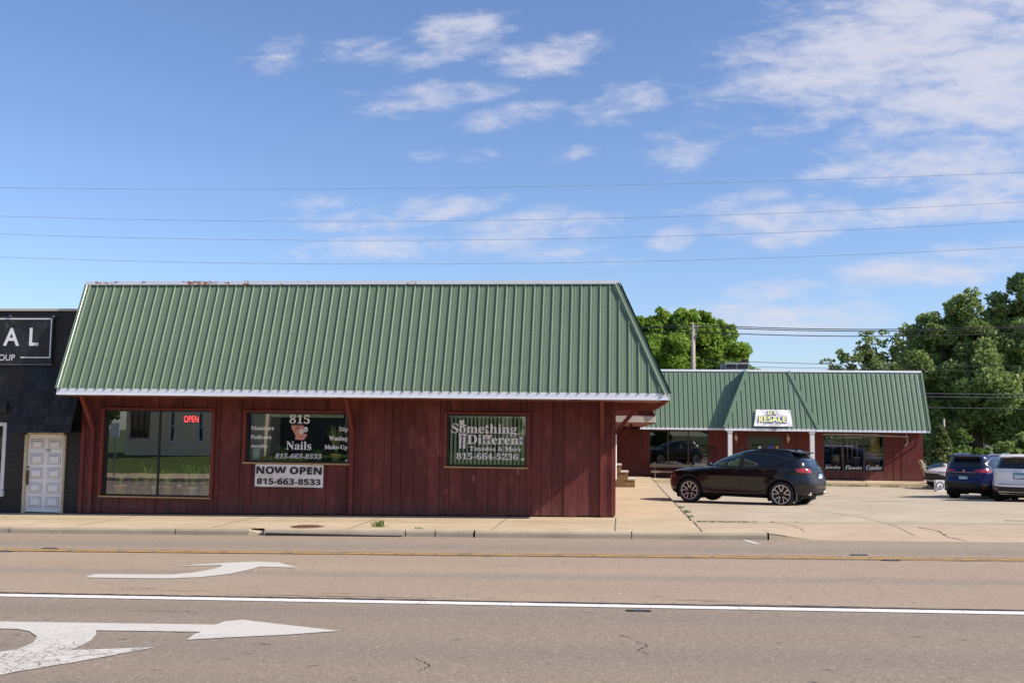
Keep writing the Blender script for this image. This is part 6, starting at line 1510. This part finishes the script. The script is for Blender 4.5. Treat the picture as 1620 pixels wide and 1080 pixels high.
for (z, sag, lab) in ((7.37, 1.6, 'topmost and faintest wire across the open sky'), (6.63, 2.5, 'second wire from the top across the sky'), (6.20, 2.7, 'third wire from the top across the sky'), (5.67, 2.6, 'lowest of the four wires in the sky, just above the green roof')):
    wire((-40, 22, z+sag), (32, 22, z+sag), sag, .0045, lab, g1, 'wiresky')
g2_ = 'lines behind the rear shops'
px_, py_ = 5.27, 70
for (dy, z, lab) in ((-.35, 9.42, 'top thick line from the utility pole, front strand'), (.0, 9.34, 'top thick line from the utility pole, rear strand'), (.3, 9.02, 'lower thick line from the utility pole')):
    wire((px_, py_+dy, z), (26.9, 70+dy, z-.02), .28, .03, lab+', running right', g2_, 'wireb'); wire((-18, py_+dy, z-.6), (px_, py_+dy, z), .15, .03, lab+', running left', g2_, 'wireb'); wire((26.9, 70+dy, z-.02), (48, 70+dy, z+.1), .2, .03, lab+', far right span', g2_, 'wireb')
wire((6, 72, 7.2), (30, 72, 6.95), .15, .018, 'thin line just above the rear shop roof', g2_); wire((6, 70, 6.68), (44, 70, 6.4), .12, .014, 'faint line touching the rear shop roof top', g2_)
for z, r, lab in ((4.95, .035, 'upper of the two close lines before the oaks'), (4.73, .035, 'lower of the two close lines before the oaks'), (4.02, .03, 'lowest single line before the oaks')):
    wire((15.2, 70, z+.02), (48, 70, z+.1), .1, r, lab, g2_, 'wire')
M['gboots'] = M['wireb']
mb = MB(); mb.tube([(14.0, 72, 7.03), (14.25, 72, 7.03)], .05, 6); setp(mb.build('wire_splice', M['wireb']), 'small dark splice on the thin line above the rear shop roof', 'splice')
pole(20.3, 66, -.9, 3.2, 'short grey pole among the leaves behind the spruce', .07, True)

# ------------------------------------------------------------------ across the street (seen mirrored in the shop windows)
t = NT('lawn'); n_ = t.noise(3, 6, .7); M['lawn'] = t.set(col=t.mix(t.rng(n_, .35, .65), (.048, .075, .008), (.095, .125, .016)), rough=.95)
grid('verge', [-60, -45, -30, -20, -10, 0, 10, 20, 30, 60], [1.02, 4.44], lambda x, y: G(x)-.003, M['lawn'])
grid('lawn', [-60, -45, -30, -20, -10, 0, 10, 20, 30, 60], [-40, -14, -8, -4, -1.0], lambda x, y: S(x)+.02+.055*min(13, -1-y), M['lawn'])
M['sidinggrey'] = plain('grey_clapboard', (.90, .72, .50), .6, .08)
hs = thing('clapboard_house', 'grey clapboard house across the street, mirrored in the large left window', 'house', (0, 0, 0))
def clap(x0, x1, y, z0, z1, opens):
    mb = MB(); z = z0; edges = sorted(set([x0, x1]+[e for o in opens for e in o[:2]]))
    while z < z1:
        for a, b in zip(edges[:-1], edges[1:]):
            if any(a >= o[0]-.01 and b <= o[1]+.01 and z+.12 > o[2] and z < o[3] for o in opens): continue
            mb.hexa([(a,y-.05,z),(b,y-.05,z),(b,y+.045,z),(a,y+.045,z),(a,y-.05,z+.195),(b,y-.05,z+.195),(b,y-.012,z+.195),(a,y-.012,z+.195)])
        z += .205
    return mb
hw = [(-30.9, -29.6, 1.36, 3.9), (-28.25, -27.85, 1.16, 3.1), (-26.4, -26.0, 1.16, 3.1), (-23.6, -22.8, 1.3, 3.0)]
clap(-31.2, -22.0, -13, .1, 6.0, hw).build('wall', M['sidinggrey'], hs)
MB().box(-31.2, -22, -20, -13.06, -.5, 5.9).build('body', M['sidinggrey'], hs); MB().box(-31.25, -21.95, -20, -12.98, -.6, .1).build('footing', M['kerb'], hs)
mb = MB(); mb.poly_prism([(-31.6, -12.6, 6.0), (-21.6, -12.6, 6.0), (-21.6, -16.5, 8.6), (-31.6, -16.5, 8.6)], (0, 0, .12)); mb.poly_prism([(-31.6, -20.4, 6.0), (-21.6, -20.4, 6.0), (-21.6, -16.5, 8.6), (-31.6, -16.5, 8.6)], (0, 0, .12)); mb.build('roof', M['tar'], hs)
M['brownwin'] = plain('brown_window_frame', (.20, .12, .08), .6)
for i, (a, b, c_, d_) in enumerate(hw):
    m_ = M['brownwin'] if i == 0 else M['white']; mb = MB(); f_ = .09
    mb.box(a, a+f_, -13.02, -12.94, c_, d_); mb.box(b-f_, b, -13.02, -12.94, c_, d_); mb.box(a+f_, b-f_, -13.02, -12.94, c_, c_+f_); mb.box(a+f_, b-f_, -13.02, -12.94, d_-f_, d_)
    if i == 0:
        for x in (a+.42, a+.85): mb.box(x, x+.07, -13.02, -12.95, c_+f_, d_-f_)
    else: mb.box(a+f_, b-f_, -13.02, -12.95, (c_+d_)/2-.03, (c_+d_)/2+.03)
    w_ = mb.build('window', m_, hs); MB().box(a+.09, b-.09, -13.04, -13.03, c_+.09, d_-.09).build('pane', M['cg'], w_)
    MB().box(a-.1, b+.1, -13.0, -12.9, c_-.1, c_-.002).build('sill', M['white'], w_)
h2 = thing('gabled_house', 'dark grey gabled house across the street, faintly mirrored in the salon window', 'house', (0, 0, 0))
M['darkside'] = plain('dark_siding', (.12, .12, .11), .8)
MB().box(-22, -7.5, -24, -16, -.3, 6.4).build('body', M['darkside'], h2); MB().box(-27, -22.01, -24, -20.5, -.4, 5.2).build('sky_gap_block', M['darkside'], h2)  # second box is unseen, added to close a bright sky gap in the reflection
mb = MB(); mb.poly_prism([(-22.5, -15.6, 6.35), (-7.0, -15.6, 6.35), (-14.75, -15.6, 10.2)], (0, -8.6, 0)); mb.build('roof', M['tar'], h2)
for x in (-17.2, -13.6, -12): w_ = MB().box(x-.4, x+.4, -16, -15.93, 1.5, 3.0).build('window', M['white'], h2); MB().box(x-.32, x+.32, -15.93, -15.92, 1.58, 2.92).build('pane', M['cg'], w_)
o = thing('street_sign', 'two-plate street sign on a pole across the street, mirrored in the large left window', 'sign', (-23.8, 3, S(-23.8)))
MB().tube([(0, 0, 0), (0, 0, 2.6)], .035, 8).build('pole', M['grey_metal'], o); MB().box(-.22, .22, .03, .05, 1.9, 2.55).build('plate', M['paper'], o)
o = thing('street_tree', 'tree with a pale trunk across the street, mirrored in the blinds window', 'tree', (-7.95, -12, .3)); MB().tube([(0, 0, -.3), (0, 0, 3.2), (.2, 0, 5)], [.36, .3, .2], 12).build('trunk', plain('pale_bark', (.50, .38, .24), .9, .2, 4), o, smooth=True)
leaves('crown', o, [(0, 0, 5.5), (-1.5, 0, 4.5), (1.5, 0, 4.6), (0, 0, 7), (1.1, .5, 3.3)], [1.8, 1.4, 1.4, 1.6, .8], [1500, 900, 900, 1100, 260], .3, M['lf_oak'], 61)
for i, (x, y, s) in enumerate(((-36.5, -12, 6), (-2, -18, 4.5), (5, -16, 4.5), (13, -15, 5), (22, -16, 5), (31, -14, 5), (-10, -28, 5), (41, -12, 5))):
    tree('street_tree', ('leafy tree across the street beyond the clapboard house', 'leafy tree across the street behind the pale-trunked tree', 'first tree right of the camera across the street', 'second tree right of the camera across the street', 'third tree right of the camera across the street', 'fourth tree right of the camera across the street', 'tree behind the gabled house', 'fifth tree right of the camera across the street')[i],
         x, y, .3, s*1.5, [(0,0,s,s*.5),(-s*.4,0,s*.7,s*.42),(s*.4,0,s*.7,s*.42),(0,0,s*1.35,s*.4),(0,0,s*.4,s*.4)], M['lf_oak'], .42, 150, 70+i, .3, 'trees across the street', sub=4, subr=.5, limbs=False)
